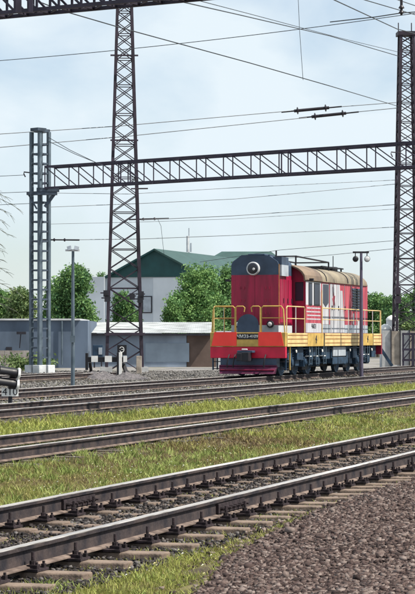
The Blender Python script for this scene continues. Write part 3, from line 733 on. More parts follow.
rod((53, 239.8, 106.9), (66, 239.9, 106.9), 'short dark insulator on the wire just right of the mast', .05, .09)
t = empty('hanging_insulator', P(401.3, -4, 60), 0, 'dark hanging insulator with two discs at the top right edge', 'insulator')
e = P(401.3, 12, 60)-P(401.3, -4, 60); m = MB(); m.tube([(0, 0, .8), e], .04, M_ins); m.build('rod', t)
for k in (.62, .93):
    m = MB(); m.lathe(e*k, (0, 0, -1), [(-.03, .03), (0, .05), (.05, .085), (.07, .085), (.08, .04), (.12, .03)], M_ins, 14); m.build('shed', t, smooth=True)
wire([(330, 22, 62), (375, 17, 61), (401, 13, 60), (440, 10, 60)], 'contact wire clamped under the hanging insulator', .016)
# hooks on mast and tower
for (px, py, Y, s, l) in ((24, 172, 106, 1, 'small wire hook sticking out of the left side of the pale mast'), (391, 152, 117, 1, 'small wire hook sticking out of the right lattice tower above the gantry')):
    m = MB(); a = P(px, py, Y); k = 1/sc(Y); m.tube([a+Vector((9*k, 0, -.05)), a, a+Vector((.0, 0, -2*k)), a+Vector((1.5*k, 0, -5*k))], .035, M_tower, 6); tag(m.build('wire_hook'), l, 'hook')
m = MB(); m.tube([P(131, 188.7, 107), P(148, 188.5, 107)], .04, M_tower, 6); tag(m.build('wire_hook'), 'short stub arm right of the left lattice tower below the gantry', 'hook')
# ------------------------------------------------------------------ lamp posts
# thin post left with horn lamp
vL = 28.5; uL = U(73, vL); pL = W(uL, vL, 0); sL = sc(pL.y)
t = empty('lamp_post', pL, 0, 'thin grey post with small floodlight heads between mast and lattice tower', 'lamp post')
zt = P(73, 248, pL.y).z
m = MB(); m.tube([(0, 0, -.2), (0, 0, 1.2), (0, 0, zt-.1)], 0, M_mast, 12, radii=[.075, .07, .05]); m.build('pole', t, smooth=True)
m = MB(); m.box(-.28, .24, -.05, .05, zt-.12, zt-.05, M_lgrey); m.build('crossbar', t)
for s, r in ((-1, .2), (1, .15)):
    m = MB(); m.prism([(-.12, -.07), (.12, -.09), (.12, .06), (-.1, .09)], s*.13-.08, s*.13+.08, M_grey); o_ = m.build('floodlight', t, bevel=.01); o_.location = (0, 0, zt+.02); o_.rotation_euler = (0, .25*s, 0)
m = MB(); m.box(-.09, .09, -.15, -.08, 1.65, 1.9, M_mast); m.build('junction_box', t)
# T-shaped post in front of the locomotive
vP = 21.55; uP = U(361.2, vP); pP = W(uP, vP, 0); sP = sc(pP.y); zt = P(0, 253, pP.y).z
t = empty('floodlight_post', pP, 0, 'dark T-shaped post with two round lamps in front of the locomotive', 'lamp post')
m = MB(); m.tube([(0, 0, -.2), (0, 0, 2), (0, 0, zt)], 0, mat('post_violet', (.10, .09, .14), .5, .2), 12, radii=[.085, .08, .055]); m.build('pole', t, smooth=True)
m = MB(); m.box(-.36, .33, -.04, .04, zt-.01, zt+.07, M_dark); m.build('crossbar', t)
for dx, mm in ((-.25, M_black), (.25, M_dark)):
    m = MB(); m.lathe((dx, .12, zt-.28), (0, -1, .1), [(0, .05), (.05, .11), (.16, .125), (.24, .125)], mm, 20); m.tube([(dx, .0, zt), (dx, .06, zt-.16)], .02, M_dark); o_ = m.build('round_lamp', t, smooth=True)
    m = MB(); m.lathe((dx, -.121, zt-.256), (0, -1, .1), [(0, .11), (.015, .09), (.02, .02)], M_black if dx < 0 else M_lgrey, 20); m.build('lens', o_, smooth=True)
# ------------------------------------------------------------------ dwarf signal with number board
vS = 21.4; uS = U(9.5, vS); pS = W(uS, vS, 0); kS = 1/sc(pS.y)
t = empty('dwarf_signal', pS, 0, 'low black ground signal with two hooded lamps and white 410 board', 'signal')
def zS(py): return P(0, py, pS.y).z
m = MB(); m.tube([(.02, .05, -.1), (.02, .05, zS(388))], .055, M_dark); m.build('post', t)
for k, (py, dx) in enumerate(((373.5, 0), (384.5, -.03))):
    z = zS(py); ax = Vector((-.93, -.25, .12))
    m = MB(); m.lathe((.16+dx, 0, z), ax, [(-.05, .10), (0, .135), (.14, .135), (.15, .12)], M_black, 22); h_ = m.build('lamp_housing', t, smooth=True)
    # hood: a half open cone
    vs = []; fs = []; ax.normalize(); a = ax.cross(Vector((0, 0, 1))).normalized(); b2 = a.cross(ax); n = 16
    for tt, r in ((.10, .135), (.10, .125), (.42, .15), (.42, .14)):
        for i in range(n+1):
            th = -.15*PI+1.3*PI*i/n; vs.append(Vector((.16+dx, 0, z))+ax*(tt+(0.0 if tt < .2 else .0))+(a*math.cos(th)+b2*math.sin(th))*r)
    m1 = n+1
    for i in range(n): fs += [(i, i+1, 2*m1+i+1, 2*m1+i), (m1+i, m1+i+1, 3*m1+i+1, 3*m1+i), (2*m1+i, 2*m1+i+1, 3*m1+i+1, 3*m1+i)]
    m = MB(); m.add(vs, fs, M_black); m.build('hood', h_, smooth=True)
    m = MB(); m.lathe((.16+dx, 0, z), ax, [(-.12, .10), (-.10, .155), (-.05, .155), (-.049, .10)], M_whitep, 22); m.build('white_rim', h_, smooth=True)
m = MB(); z0, z1 = zS(396.2), zS(387.8)
m.box(-.19, .24, -.07, -.05, z0, z1, M_whitep); bo_ = m.build('number_board', t)
text_obj('board_figures', '410', (z1-z0)*1.18, (.025, -.073, (z0+z1)/2), (PI/2, 0, 0), M_blackp, bo_, sx=1.05)
m = MB(); m.box(-.2, .55, -.05, .25, -.05, .16, M_conc); m.build('base_block', t, bevel=.02)
# ------------------------------------------------------------------ buffer stop with mound
Yb = 91.0; kb = 1/sc(Yb)
def q_(px, py, dy=0): return P(px, py, Yb+dy)
t = empty('buffer_stop', W(86.6, 33.4, 0), 0, 'low buffer stop with beam of black and white squares in front of the lattice tower', 'buffer stop'); o0 = Vector(t.location)
def loc(px, py, dy=0): return q_(px, py, dy)-o0
m = MB(); a, b2 = loc(86, 359.5), loc(127, 359.5); m.box(a.x, b2.x, a.y-.1, a.y+.1, a.z-.11, a.z+.11, M_black); m.build('beam', t, bevel=.01)
for x0, x1 in ((91.5, 98), (105, 112), (123.5, 127.2)):
    m = MB(); c0_, c1_ = loc(x0, 355.8), loc(x1, 362); m.box(c0_.x, c1_.x, c0_.y-.13, c0_.y-.101, c1_.z, c0_.z, M_whitep); m.build('white_square', t)
for x0, x1, y0, y1, mm in ((85.6, 88.2, 353, 366, M_black), (117, 118.8, 352.5, 370, M_black), (119, 122, 352.5, 371, M_whitep)):
    m = MB(); c0_, c1_ = loc(x0, y0, .0), loc(x1, y1+4, 0); m.box(c0_.x, c1_.x, c0_.y-.16, c0_.y+.16, c1_.z, c0_.z, mm); m.build('post', t, bevel=.01)
m = MB(); m.bar(loc(122.5, 362, .3), loc(128, 377, -.4), .14, .14, M_black); m.bar(loc(90, 362, .3), loc(92, 377, 1.2), .12, .12, M_black); m.build('strut', t)
# grey gravel mound round it
nx_, ny_ = 60, 24; xs_ = np.linspace(0, 1, nx_); ys_ = np.linspace(0, 1, ny_)
p0, p1 = P(58, 372, 89), P(150, 372, 89)
MX, MY = np.meshgrid(xs_, ys_, indexing='ij'); gx = p0.x+(p1.x-p0.x)*MX; gy = 87.5+6.5*MY
hz_ = .40*np.sin(PI*np.clip(MX*1.0, 0, 1))**.7*np.sin(PI*MY)**.8*(.8+.2*np.sin(MX*17+1)+.13*np.sin(MX*31+MY*9))+rng.normal(0, .03, MX.shape)-.04
Vm = np.stack([gx, gy, hz_], -1).reshape(-1, 3); id_ = np.arange(nx_*ny_).reshape(nx_, ny_)
Fm = np.stack([id_[:-1, :-1], id_[1:, :-1], id_[1:, 1:], id_[:-1, 1:]], -1).reshape(-1, 4)
M_mound = mat('gravel_mound', (.17, .155, .16), .95, 0, .5, 9, 1.0, col2=(.06, .055, .06), bscale=30)
mo = np_mesh('gravel_mound', Vm, [Fm], M_mound); tag(mo, kind='structure')
# concrete stub and cabinet
m = MB(); a = P(139, 372, 103); z1 = P(0, 356, 103).z; m.box(a.x-.13, a.x+.13, a.y-.15, a.y+.15, -.1, z1, M_conct); tag(m.build('concrete_post', bevel=.02), 'short tan concrete post at the right foot of the lattice tower', 'post')
t = empty('equipment_cabinet', P(98, 365, 125), 0, 'small dark cabinet against the blue wall behind the lattice tower', 'cabinet'); z0 = -t.location.z; z1 = P(0, 345, 125).z-t.location.z
m = MB(); m.box(-.3, .3, -.25, .25, z0+.6, z1, M_under); m.build('body', t, bevel=.02)
m = MB(); m.box(.05, .27, -.27, -.251, z0+.8, z1-.15, M_grey); m.build('door', t)
m = MB(); m.box(-.25, -.18, -.2, .2, z0, z0+.6, M_dark); m.build('leg', t); m = MB(); m.box(.18, .25, -.2, .2, z0, z0+.6, M_dark); m.build('leg', t)

# ------------------------------------------------------------------ low buildings
def bx(name, parent, px0, px1, py0, Y, dY, m, py1=None, bevel=0):
    a = P(px0, py0, Y); b = P(px1, py0, Y); z0 = -.1 if py1 is None else P(0, py1, Y).z
    o = parent.location if parent else Vector((0, 0, 0)); q = MB(); q.box(a.x-o.x, b.x-o.x, Y-o.y, Y+dY-o.y, z0-o.z, a.z-o.z, m); return q.build(name, parent, bevel=bevel)
YS = 128
t = empty('low_shed', P(135, 372, YS)*1, 0, 'long low pale blue shed with bright corrugated roof behind the lattice tower', 'shed'); t.location.z = 0
bx('wall', t, 84, 186.5, 333.6, YS, .3, M_wallb); bx('wall', t, 84, 190, 333.6, YS+9, .3, M_wallb)
a, b2 = P(81, 333, YS-.4), P(212, 333, YS-.4); e = P(0, 322.3, YS+9).z
m = MB(); nn = 300; vs = []; fs = []
for k in range(nn+1):
    x = a.x+(b2.x-a.x)*k/nn-t.location.x; dz = .02*(k % 2)
    vs += [(x, -.4, a.z+dz), (x, 9.2, e+dz)]
for k in range(nn): fs.append((2*k, 2*k+2, 2*k+3, 2*k+1))
m.add(vs, fs, M_corr); m.box(a.x-t.location.x, b2.x-t.location.x, -.4, 9.2, a.z-.16, a.z-.02, M_dark); m.build('roof', t)
m = MB(); c_ = P(160, 345, YS); m.box(c_.x-t.location.x-.9, c_.x-t.location.x+1.8, -.02, -.001, P(0, 362, YS).z, P(0, 343, YS).z, mat('wall_patch', (.27, .325, .39), .9, 0, .15, 1)); m.build('paint_patch', t)
t = empty('brown_outbuilding', P(200, 372, YS+.2), 0, 'low brown plastered outbuilding beside the locomotive front', 'shed'); t.location.z = 0
bx('wall', t, 187, 216, 333.4, YS+.05, 8, M_wallbr)
b_ = P(330, 333, YS); bx('wall', t, 216.3, 236, 331, YS+.6, 7, M_wallg2)
YB = 124
t = empty('slate_blue_building', P(40, 372, YB), 0, 'flat roofed slate blue building behind the pale mast', 'building'); t.location.z = 0
bx('wall', t, -60, 88, 320.5, YB, 10, M_wallb2)
bx('roof_edge', t, -62, 80, 318.6, YB-.15, 10, M_lgrey, 320.3); bx('window', t, 6, 12, 347, YB-.03, .02, M_dark, 352)
for px in (62,):
    q = MB(); p = P(px, 321, YB-.12); q.tube([(p.x-t.location.x, YB-.12-t.location.y, p.z), (p.x-t.location.x, YB-.12-t.location.y, .2)], .05, M_mast); q.build('drain_pipe', t)
# small wall lamp on slate building
tl = empty('wall_lamp', P(21, 333, YB-.4), 0, 'small dark lamp on a bracket at the slate blue wall', 'lamp')
m = MB(); m.box(-.25, .3, -.1, .1, -.08, .08, M_dark); m.build('lamp_head', tl); m = MB(); m.tube([(0, 0, 0), (-.08, .05, -.9)], .03, M_dark); m.build('arm', tl)
t = empty('concrete_wall', P(20, 372, 117), 0, 'low weathered pale concrete wall at the left below the slate building', 'wall'); t.location.z = 0
for k in range(3): bx('panel', t, 5-k*16.2, 30-k*16.2+(-9 if k else 0)+0, 350.5, 117+.01*k, .14, mat('old_plaster', (.36, .33, .31), .95, 0, .45, 2.5, .5, col2=(.20, .17, .15)))
# ------------------------------------------------------------------ green roofed hall (aligned with the tracks)
YH = 190.0
pa = P(155.9, 250, YH); kH = 1/sc(YH); az = pa.z
t = empty('green_roofed_hall', (pa.x, pa.y, 0), RZ, 'big grey hall with dark green gable roof behind the low shed', 'building')
hw_ = 50*kH/CA; ez = P(0, 277, YH).z; LH = 60
m = MB(); m.box(0, LH, -hw_, hw_, -.1, ez, M_wallg); m.build('wall', t)
m = MB(); m.box(-.05, -.002, -hw_, .25, 0, ez-.05, M_wallg2); m.build('pale_wall_panel', t)
m = MB(); m.prism([(-hw_-.2, ez), (0, az), (hw_+.2, ez)], -.15, -.001, M_green); m.build('gable', t)
m = MB()
for s in (-1, 1):
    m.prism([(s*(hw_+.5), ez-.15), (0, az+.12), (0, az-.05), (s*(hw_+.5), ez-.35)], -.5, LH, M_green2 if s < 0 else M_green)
m.build('roof', t)
m = MB(); m.box(-.07, -.052, .35, 1.3, P(0, 313, YH).z, P(0, 296, YH).z, M_dark); wo = m.build('window', t)
m = MB(); m.box(-.08, -.0705, .45, 1.2, P(0, 312, YH).z, P(0, 297, YH).z, M_grey); m.build('pane', wo)
m = MB(); m.box(-.6, 24, hw_+.001, hw_+1.9, 0, ez+.05, M_wallg2); m.build('side_annex', t)
# cell antenna and whips
t = empty('roof_antenna', P(189, 258, 200), 0, 'white cylindrical antenna on a thin mast on the green hall roof', 'antenna'); k = 1/sc(200)
m = MB(); m.tube([(0, 0, -1.0), (0, 0, 30*k)], .05, M_grey); m.build('mast', t); m = MB(); m.tube([(-.12, 0, 6*k), (-.12, 0, 22*k)], .14, M_lgrey, 12); m.build('antenna_body', t); m = MB(); m.tube([(.2, 0, 6*k), (.2, 0, 15*k)], .08, M_grey, 10); m.build('antenna_body', t)
# second hall behind locomotive
YH2 = 230.0; pa = P(222, 250, YH2); kk = 1/sc(YH2)
t = empty('rear_green_roofed_hall', (pa.x, pa.y, 0), 0, 'second hall with dark green roof showing behind the locomotive front', 'building')
m = MB(); m.box(-17*kk, 60*kk, 0, 20, 0, P(0, 262, YH2).z, M_wallg2); m.build('wall', t)
za, zb = P(0, 250, YH2).z, P(0, 263, YH2).z
m = MB(); m.add([(-20*kk, -.5, zb), (64*kk, -.5, zb), (50*kk, 4, za), (0, 4, za), (-20*kk, 20, zb), (64*kk, 20, zb)], [(0, 1, 2, 3), (3, 2, 5, 4), (0, 3, 4), (1, 5, 2), (0, 4, 5, 1)], M_green2); m.build('roof', t)
# ------------------------------------------------------------------ right side: tanks, wall, gate frame
YK = 121
for px0, px1, py, Y, l in ((386, 398.5, 315.2, 124, 'tall pale cylindrical tank with domed lid, the farther and higher of the two'), (379.5, 391.5, 324, 119, 'shorter pale tank with white domed lid just behind the locomotive rear')):
    c = P((px0+px1)/2, py, Y); r = (px1-px0)/2/sc(Y); t = empty('storage_tank', (c.x, Y, 0), 0, l, 'tank', 'storage tanks')
    m = MB(); m.lathe((0, 0, 0), (0, 0, 1), [(0, r), (c.z-.3, r)], M_concw, 24); m.build('shell', t, smooth=True)
    m = MB(); m.lathe((0, 0, c.z-.3), (0, 0, 1), [(0, r*1.05), (.08, r*1.02), (.2, r*.75), (.3, r*.25)], M_whitep, 24); m.build('dome_lid', t, smooth=True)
t = empty('concrete_fence', P(398, 372, 117), 0, 'pale concrete panel fence behind the locomotive rear and right tower', 'fence'); t.location.z = 0
xx = 382
for k in range(8):
    w_ = 9.2; o = bx('panel', t, xx, xx+w_-.5, 330.5+.6*(k % 2), 117, .12, M_conct if k % 2 else M_conc); bx('post', t, xx+w_-.6, xx+w_+.3, 329.6, 116.9, .3, M_dark); xx += w_
t = empty('steel_gate_frame', P(407, 372, 113), 0, 'dark steel gate frame with diagonal braces at the right edge', 'gate'); t.location.z = 0
k = 1/sc(113)
def gp(px, py): p = P(px, py, 113); return (p.x-t.location.x, 0, p.z)
m = MB(); m.bar(gp(403, 333), gp(403, 366), .09, .09, M_truss); m.bar(gp(412.8, 333), gp(412.8, 366), .14, .14, M_truss)
for y in (334, 349.5, 360): m.bar(gp(402, y), gp(440, y), .12, .12, M_truss)
m.build('frame', t)
m = MB(); m.bar(gp(403, 347), gp(411, 336), .06, .06, M_truss); m.bar(gp(403, 359.5), gp(411, 350), .06, .06, M_truss); m.bar(gp(404, 350), gp(412, 339), .04, .04, M_truss); m.build('brace', t)
m = MB(); a, b2 = P(379.5, 347, 112), P(392, 366, 112); m.bar(a, b2, .16, .16, M_under); tag(m.build('leaning_strut'), 'dark strut leaning to the ground just behind the locomotive rear', 'strut')

# ------------------------------------------------------------------ trees
def leaf_mat(name, c1, c2):
    m = bpy.data.materials.new(name); m.use_nodes = True; t = m.node_tree; n = t.nodes; l = t.links; b = n['Principled BSDF']
    b.inputs['Roughness'].default_value = .65; b.inputs['Specular IOR Level'].default_value = .25
    a = n.new('ShaderNodeAttribute'); a.attribute_name = 'rnd'; r = n.new('ShaderNodeValToRGB'); r.color_ramp.elements[0].color = (*c1, 1); r.color_ramp.elements[1].color = (*c2, 1)
    l.new(a.outputs['Fac'], r.inputs[0]); l.new(r.outputs[0], b.inputs['Base Color'])
    tr = n.new('ShaderNodeBsdfTranslucent'); mxx = n.new('ShaderNodeMixShader'); mxx.inputs[0].default_value = .22; l.new(r.outputs[0], tr.inputs[0])
    l.new(b.outputs[0], mxx.inputs[1]); l.new(tr.outputs[0], mxx.inputs[2]); l.new(mxx.outputs[0], n['Material Output'].inputs[0])
    return m
L_dark = leaf_mat('leaves_dark', (.035, .11, .05), (.19, .32, .10)); L_mid = leaf_mat('leaves_mid', (.055, .16, .06), (.24, .38, .12)); L_yel = leaf_mat('leaves_light', (.06, .12, .05), (.25, .32, .12))
M_bark = mat('bark', (.11, .085, .065), .9, 0, .4, 4, .4)
def crown_leaves(blobs, n, size, rs):
    """scatter small leaf faces through irregular clumps"""
    r = np.random.default_rng(rs); C = []; Rn = []
    vols = np.array([b[3]*b[4]*b[5] for b in blobs]); cnt = (n*vols/vols.sum()).astype(int)
    for b, c in zip(blobs, cnt):
        ncl = max(5, c//26); d = r.normal(size=(ncl, 3)); d /= np.linalg.norm(d, axis=1)[:, None]; rad = r.random(ncl)**.36*r.uniform(.7, 1.38, ncl)
        cc = d*rad[:, None]*np.array(b[3:6])+np.array(b[:3])
        sp_ = r.normal(size=(ncl, 26, 3))*np.array([.36, .36, .24])*(size*4.6)
        pts = (cc[:, None, :]+sp_).reshape(-1, 3); C.append(pts); Rn.append(np.repeat(r.random(ncl), 26)*.7+r.random(ncl*26)*.3)
    C = np.concatenate(C); Rn = np.concatenate(Rn); k = len(C)
    a = r.normal(size=(k, 3)); a /= np.linalg.norm(a, axis=1)[:, None]; b_ = r.normal(size=(k, 3)); b_ = np.cross(a, b_); b_ /= np.linalg.norm(b_, axis=1)[:, None]
    s = size*r.uniform(.5, 1.2, k)[:, None]
    V = np.stack([C-a*s, C+b_*s*.55, C+a*s, C-b_*s*.55], 1).reshape(-1, 3)
    Fc = np.arange(4*k).reshape(k, 4); return V, Fc, np.repeat(Rn, 4)
def tree(px, pytop, Y, wpx, label, lm, seed, n=6000, size=.2, pybase=None, name='leafy_tree', nb=9, group='trees behind the yard'):
    r = random.Random(seed); p = P(px, pytop, Y); H = p.z; hw = wpx/2/sc(Y)
    t = empty(name, (p.x, Y, 0), r.uniform(0, 6), label, 'tree', group)
    tr = MB(); th = H*.5; tr.tube([(0, 0, -.2), (r.uniform(-.1, .1), 0, th*.5), (r.uniform(-.3, .3), .1, th)], 0, M_bark, 8, radii=[.035*H, .028*H, .018*H])
    blobs = [(0, 0, H*.62, hw*.52, hw*.52, H*.27)]
    for k in range(nb+5):
        a = k*2*PI/nb*1.3+r.uniform(-.3, .3); zz = H*r.uniform(.28, .84); rr = hw*r.uniform(.40, .80)*(1 if zz < H*.65 else .62)
        b = (rr*math.cos(a), rr*math.sin(a), zz, hw*r.uniform(.20, .40), hw*r.uniform(.20, .40), H*r.uniform(.07, .16)); blobs.append(b)
        tr.tube([(0, 0, th*r.uniform(.4, .95)), (b[0]*.6, b[1]*.6, zz-.3*b[5]), (b[0], b[1], zz)], 0, M_bark, 6, radii=[.014*H, .009*H, .004*H])
    tr.build('trunk', t, smooth=True)
    V, Fc, A = crown_leaves(blobs, int(n*3.4), size*.5, seed); np_mesh('crown', V, [Fc], lm, t, A)
    return t
tree(74, 263, 142, 44, 'large dark tree between the mast and the lattice tower', L_dark, 3, 9000, .24)
tree(58, 274, 150, 40, 'tree half hidden by the right side of the pale mast', L_mid, 4, 6000, .24)
tree(22, 282, 146, 44, 'yellow-green tree left of the pale mast', L_yel, 5, 7000, .22)
tree(2, 284, 150, 38, 'lighter tree at the far left edge above the slate building', L_mid, 6, 6000, .22)
tree(100, 266, 225, 20, 'small treetop showing behind the lattice tower beside the hall', L_dark, 8, 3500, .22)
tree(124, 288, 150, 26, 'dark tree behind the lattice tower in front of the hall wall', L_dark, 21, 6000, .22)
tree(196, 259, 152, 62, 'big bushy green tree in front of the hall, left of the locomotive', L_mid, 9, 12000, .22, nb=12)
tree(222, 263, 160, 34, 'tree rising directly behind the locomotive front hood', L_dark, 12, 6000, .22)
tree(174, 292, 146, 22, 'small bush tree at the left foot of the big tree before the hall', L_mid, 10, 2500, .2)
tree(378, 288, 190, 44, 'tree beyond the rear end of the locomotive', L_dark, 13, 7000, .26)
tree(398, 294, 180, 40, 'tree behind the pale tanks', L_dark, 14, 7000, .26)
tree(424, 283, 185, 46, 'tree at the right edge behind the lattice tower', L_dark, 15, 7000, .26)
tree(352, 296, 200, 50, 'tree hidden mostly behind the engine hood', L_dark, 16, 5000, .26)
tree(411, 318, 140, 26, 'light green bush by the right lattice tower', L_yel, 17, 3000, .2)
tree(-30, 275, 150, 50, 'tree beyond the left picture edge', L_mid, 18, 5000, .25)
tree(450, 280, 170, 60, 'tree beyond the right picture edge', L_dark, 19, 6000, .28)
# bush by the low wall
V, Fc, A = crown_leaves([(0, 0, .45, 1.0, .4, .4), (1.0, 0, .35, .8, .4, .35)], 1800, .10, 31); o = np_mesh('bush', V, [Fc], L_yel, None, A); o.location = P(23, 371, 113); o.location.z = .0; tag(o, 'low bright green bush in front of the pale concrete wall', 'bush')
# bare drooping tree at the left edge
t = empty('bare_tree', P(-46, 372, 62), 0, 'bare tree with thin drooping twigs reaching in at the left edge', 'tree'); t.location.z = 0
tm = MB(); r = random.Random(5); tm.tube([(0, 0, -.1), (.05, 0, 2.5), (-.1, .1, 6.5)], 0, M_bark, 8, radii=[.17, .13, .04]); tm.build('trunk', t, smooth=True)
M_twig = mat('twig', (.10, .11, .085), .8, 0, .3, 4)
for k in range(26):
    z = 2.9+k*.14; L = r.uniform(1.5, 2.0) if k % 2 == 0 else r.uniform(.7, 1.3); a = r.uniform(-.5, .5) if k % 2 == 0 else r.uniform(0, 6.28)
    pts = [Vector((0, 0, z))]; d = Vector((math.cos(a), math.sin(a), .45))
    q = MB(); nseg = 8
    for j in range(nseg):
        d = Vector((d.x+r.uniform(-.1, .1), d.y+r.uniform(-.15, .15), d.z-.13)); pts.append(pts[-1]+d.normalized()*L/nseg)
    q.tube(pts, 0, M_twig, 5, radii=[.022*(1-j/(nseg+1.5)) for j in range(nseg+1)])
    for j in range(2, nseg+1):
        for s in range(2):
            b = pts[j]; dd = (pts[j]-pts[j-1]).normalized()+Vector((r.uniform(-.4, .7), r.uniform(-.7, .7), r.uniform(-.5, .3))); dd.normalize()
            q.tube([b, b+dd*.16, b+dd*.28+Vector((0, 0, -.03))], 0, M_twig, 4, radii=[.008, .006, .003])
    q.build('branch', t)

# ------------------------------------------------------------------ crushed stone
def stones(name, cu, cv, size, seed, mt):
    r = np.random.default_rng(seed); k = len(cu)
    # base shape: deformed octahedron-cuboid with 8 corner and 6 face points
    base = np.array([(x, y, z) for x in (-1, 1) for y in (-1, 1) for z in (-1, 1)], float)*.62
    base = base[None]*(1+r.uniform(-.5, .5, (k, 8, 3)))
    th = r.uniform(0, 6.28, k); ph = r.normal(0, .5, k)
    c, s = np.cos(th), np.sin(th); sc_ = size[:, None]*np.stack([r.uniform(.8, 1.4, k), r.uniform(.7, 1.1, k), r.uniform(.55, 1.0, k)], 1)
    v = base*sc_[:, None, :]
    c2, s2 = np.cos(ph)[:, None], np.sin(ph)[:, None]
    y, z = v[..., 1]*c2-v[..., 2]*s2, v[..., 1]*s2+v[..., 2]*c2
    x2, y2 = v[..., 0]*c[:, None]-y*s[:, None], v[..., 0]*s[:, None]+y*c[:, None]
    wx = cu*SA-cv*CA; wy = cu*CA+cv*SA; wz = gh(cu, cv)+size*r.uniform(-.1, .9, k)
    V = np.stack([x2+wx[:, None], y2+wy[:, None], z+wz[:, None]], -1).reshape(-1, 3)
    q = np.array([(0, 1, 3, 2), (4, 6, 7, 5), (0, 4, 5, 1), (2, 3, 7, 6), (0, 2, 6, 4), (1, 5, 7, 3)])
    Fq = (q[None]+8*np.arange(k)[:, None, None]).reshape(-1, 4)
    o = np_mesh(name, V, [Fq], mt, None, np.repeat(r.random(k), 8)); return o
def stone_mat(name, cs):
    m = bpy.data.materials.new(name); m.use_nodes = True; t = m.node_tree; n = t.nodes; l = t.links; b = n['Principled BSDF']; b.inputs['Roughness'].default_value = .9; b.inputs['Specular IOR Level'].default_value = .2
    a = n.new('ShaderNodeAttribute'); a.attribute_name = 'rnd'; r = n.new('ShaderNodeValToRGB')
    e = r.color_ramp.elements; e[0].color = (*cs[0], 1); e[1].color = (*cs[-1], 1)
    for i, c in enumerate(cs[1:-1]): k = e.new((i+1)/(len(cs)-1)); k.color = (*c, 1)
    l.new(a.outputs['Fac'], r.inputs[0]); g = n.new('ShaderNodeNewGeometry'); nz = n.new('ShaderNodeTexNoise'); nz.inputs['Scale'].default_value = 25; nz.inputs['Detail'].default_value = 4; l.new(g.outputs['Position'], nz.inputs['Vector'])
    mm = n.new('ShaderNodeMixRGB'); mm.blend_type = 'MULTIPLY'; mm.inputs[0].default_value = .6; l.new(r.outputs[0], mm.inputs[1]); l.new(nz.outputs[1], mm.inputs[2]); 
    rr = n.new('ShaderNodeValToRGB'); rr.color_ramp.elements[0].color = (.5, .5, .5, 1); rr.color_ramp.elements[0].position = .3; rr.color_ramp.elements[1].position = .7; l.new(nz.outputs[0], rr.inputs[0]); l.new(rr.outputs[0], mm.inputs[2])
    l.new(mm.outputs[0], b.inputs['Base Color']); return m
M_stone = stone_mat('crushed_stone', [(.028, .019, .018), (.075, .050, .046), (.125, .088, .078), (.25, .20, .18)])
M_stone_shade = stone_mat('track_ballast', [(.014, .013, .016), (.035, .030, .03), (.06, .05, .048), (.18, .165, .16)])  # ballast tones darkened to stand in for shadow in the sleeper gaps
def xy_scatter(n, y0, y1, margin=.5, seed=1, pw=1.0):
    r = np.random.default_rng(seed); Y = y0+(y1-y0)*r.random(n)**pw; hx = .105*Y+margin; X = r.uniform(-1, 1, n)*hx; u = X*SA+Y*CA; v = -X*CA+Y*SA; return u, v, r
u, v, r = xy_scatter(440000, 12.5, 30, .7, 3, 1.15)
k = v < gravel_edge(u)-.05+r.normal(0, .16, len(v)); k &= v > 1.2
u, v = u[k], v[k]; size = .010+.017*r.random(len(u))**2.0; size[r.random(len(u)) < .004] *= 1.8
tag(stones('crushed_stone', u, v, size, 4, M_stone), 'brown crushed stone heaped beside the nearest track', 'gravel', kind='stuff'); print('stones', len(u))
u, v, r = xy_scatter(240000, 12, 46, .8, 5, 1.2); k = np.abs(v-6.95) < 1.75; k &= (v > 5.45) | (u > 19.5); k &= r.random(len(v)) < .6; u, v = u[k], v[k]
# keep the ballast below the rails
tag(stones('track_ballast', u, v, .008+.016*r.random(len(u))**1.5, 6, M_stone_shade), 'stones packed between the sleepers of the nearest track, coloured dark for the shadowed gaps', 'gravel', kind='stuff'); print('ballast', len(u))
u, v, r = xy_scatter(120000, 40, 112, 1.0, 8, .8); k = (v > 20.3) | (np.abs(v-18.8) < 1.6); u, v = u[k], v[k]
tag(stones('yard_gravel', u, v, .016+.035*r.random(len(u))**2.5, 9, stone_mat('grey_gravel', [(.07, .065, .06), (.15, .14, .135), (.28, .27, .26)])), 'grey gravel scattered round the far tracks', 'gravel', kind='stuff')
# ------------------------------------------------------------------ grass and weeds
def grass_mat(name, cs):
    m = leaf_mat(name, cs[0], cs[-1]); rp = [x for x in m.node_tree.nodes if x.type == 'VALTORGB'][0]
    for i, c in enumerate(cs[1:-1]): k = rp.color_ramp.elements.new((i+1)/(len(cs)-1)); k.color = (*c, 1)
    return m
def vnoise(x, y, sc_, seed):
    r = np.random.default_rng(seed); out = np.zeros_like(x)
    for o, a in ((1, 1), (2.1, .55), (4.3, .3)):
        for _ in range(3):
            th = r.uniform(0, 6.28); ph = r.uniform(0, 6.28); out += a*np.sin((x*np.cos(th)+y*np.sin(th))*sc_*o+ph+1.3*np.sin((x*np.sin(th)-y*np.cos(th))*sc_*o*.7))
    return out/3.2
def blades(name, u, v, h, wd, col, seed, mt):
    r = np.random.default_rng(seed); k = len(u); th = r.uniform(0, 6.28, k); lean = r.normal(0, .45, (k, 2))
    bx_ = u*SA-v*CA; by_ = u*CA+v*SA; bz = gh(u, v)-.01; dx, dy = np.cos(th)*wd, np.sin(th)*wd
    m1x, m1y = bx_+lean[:, 0]*h*.35, by_+lean[:, 1]*h*.35; tx, ty = bx_+lean[:, 0]*h, by_+lean[:, 1]*h
    V = np.stack([np.stack([bx_-dx, by_-dy, bz], 1), np.stack([bx_+dx, by_+dy, bz], 1), np.stack([m1x+dx*.8, m1y+dy*.8, bz+h*.6], 1), np.stack([m1x-dx*.8, m1y-dy*.8, bz+h*.6], 1), np.stack([tx, ty, bz+h], 1)], 1).reshape(-1, 3)
    b = 5*np.arange(k)[:, None]; Q = b+np.array([[0, 1, 2, 3]]); T = b+np.array([[3, 2, 4]])
    return np_mesh(name, V, [Q, T], mt, None, np.repeat(col, 5))
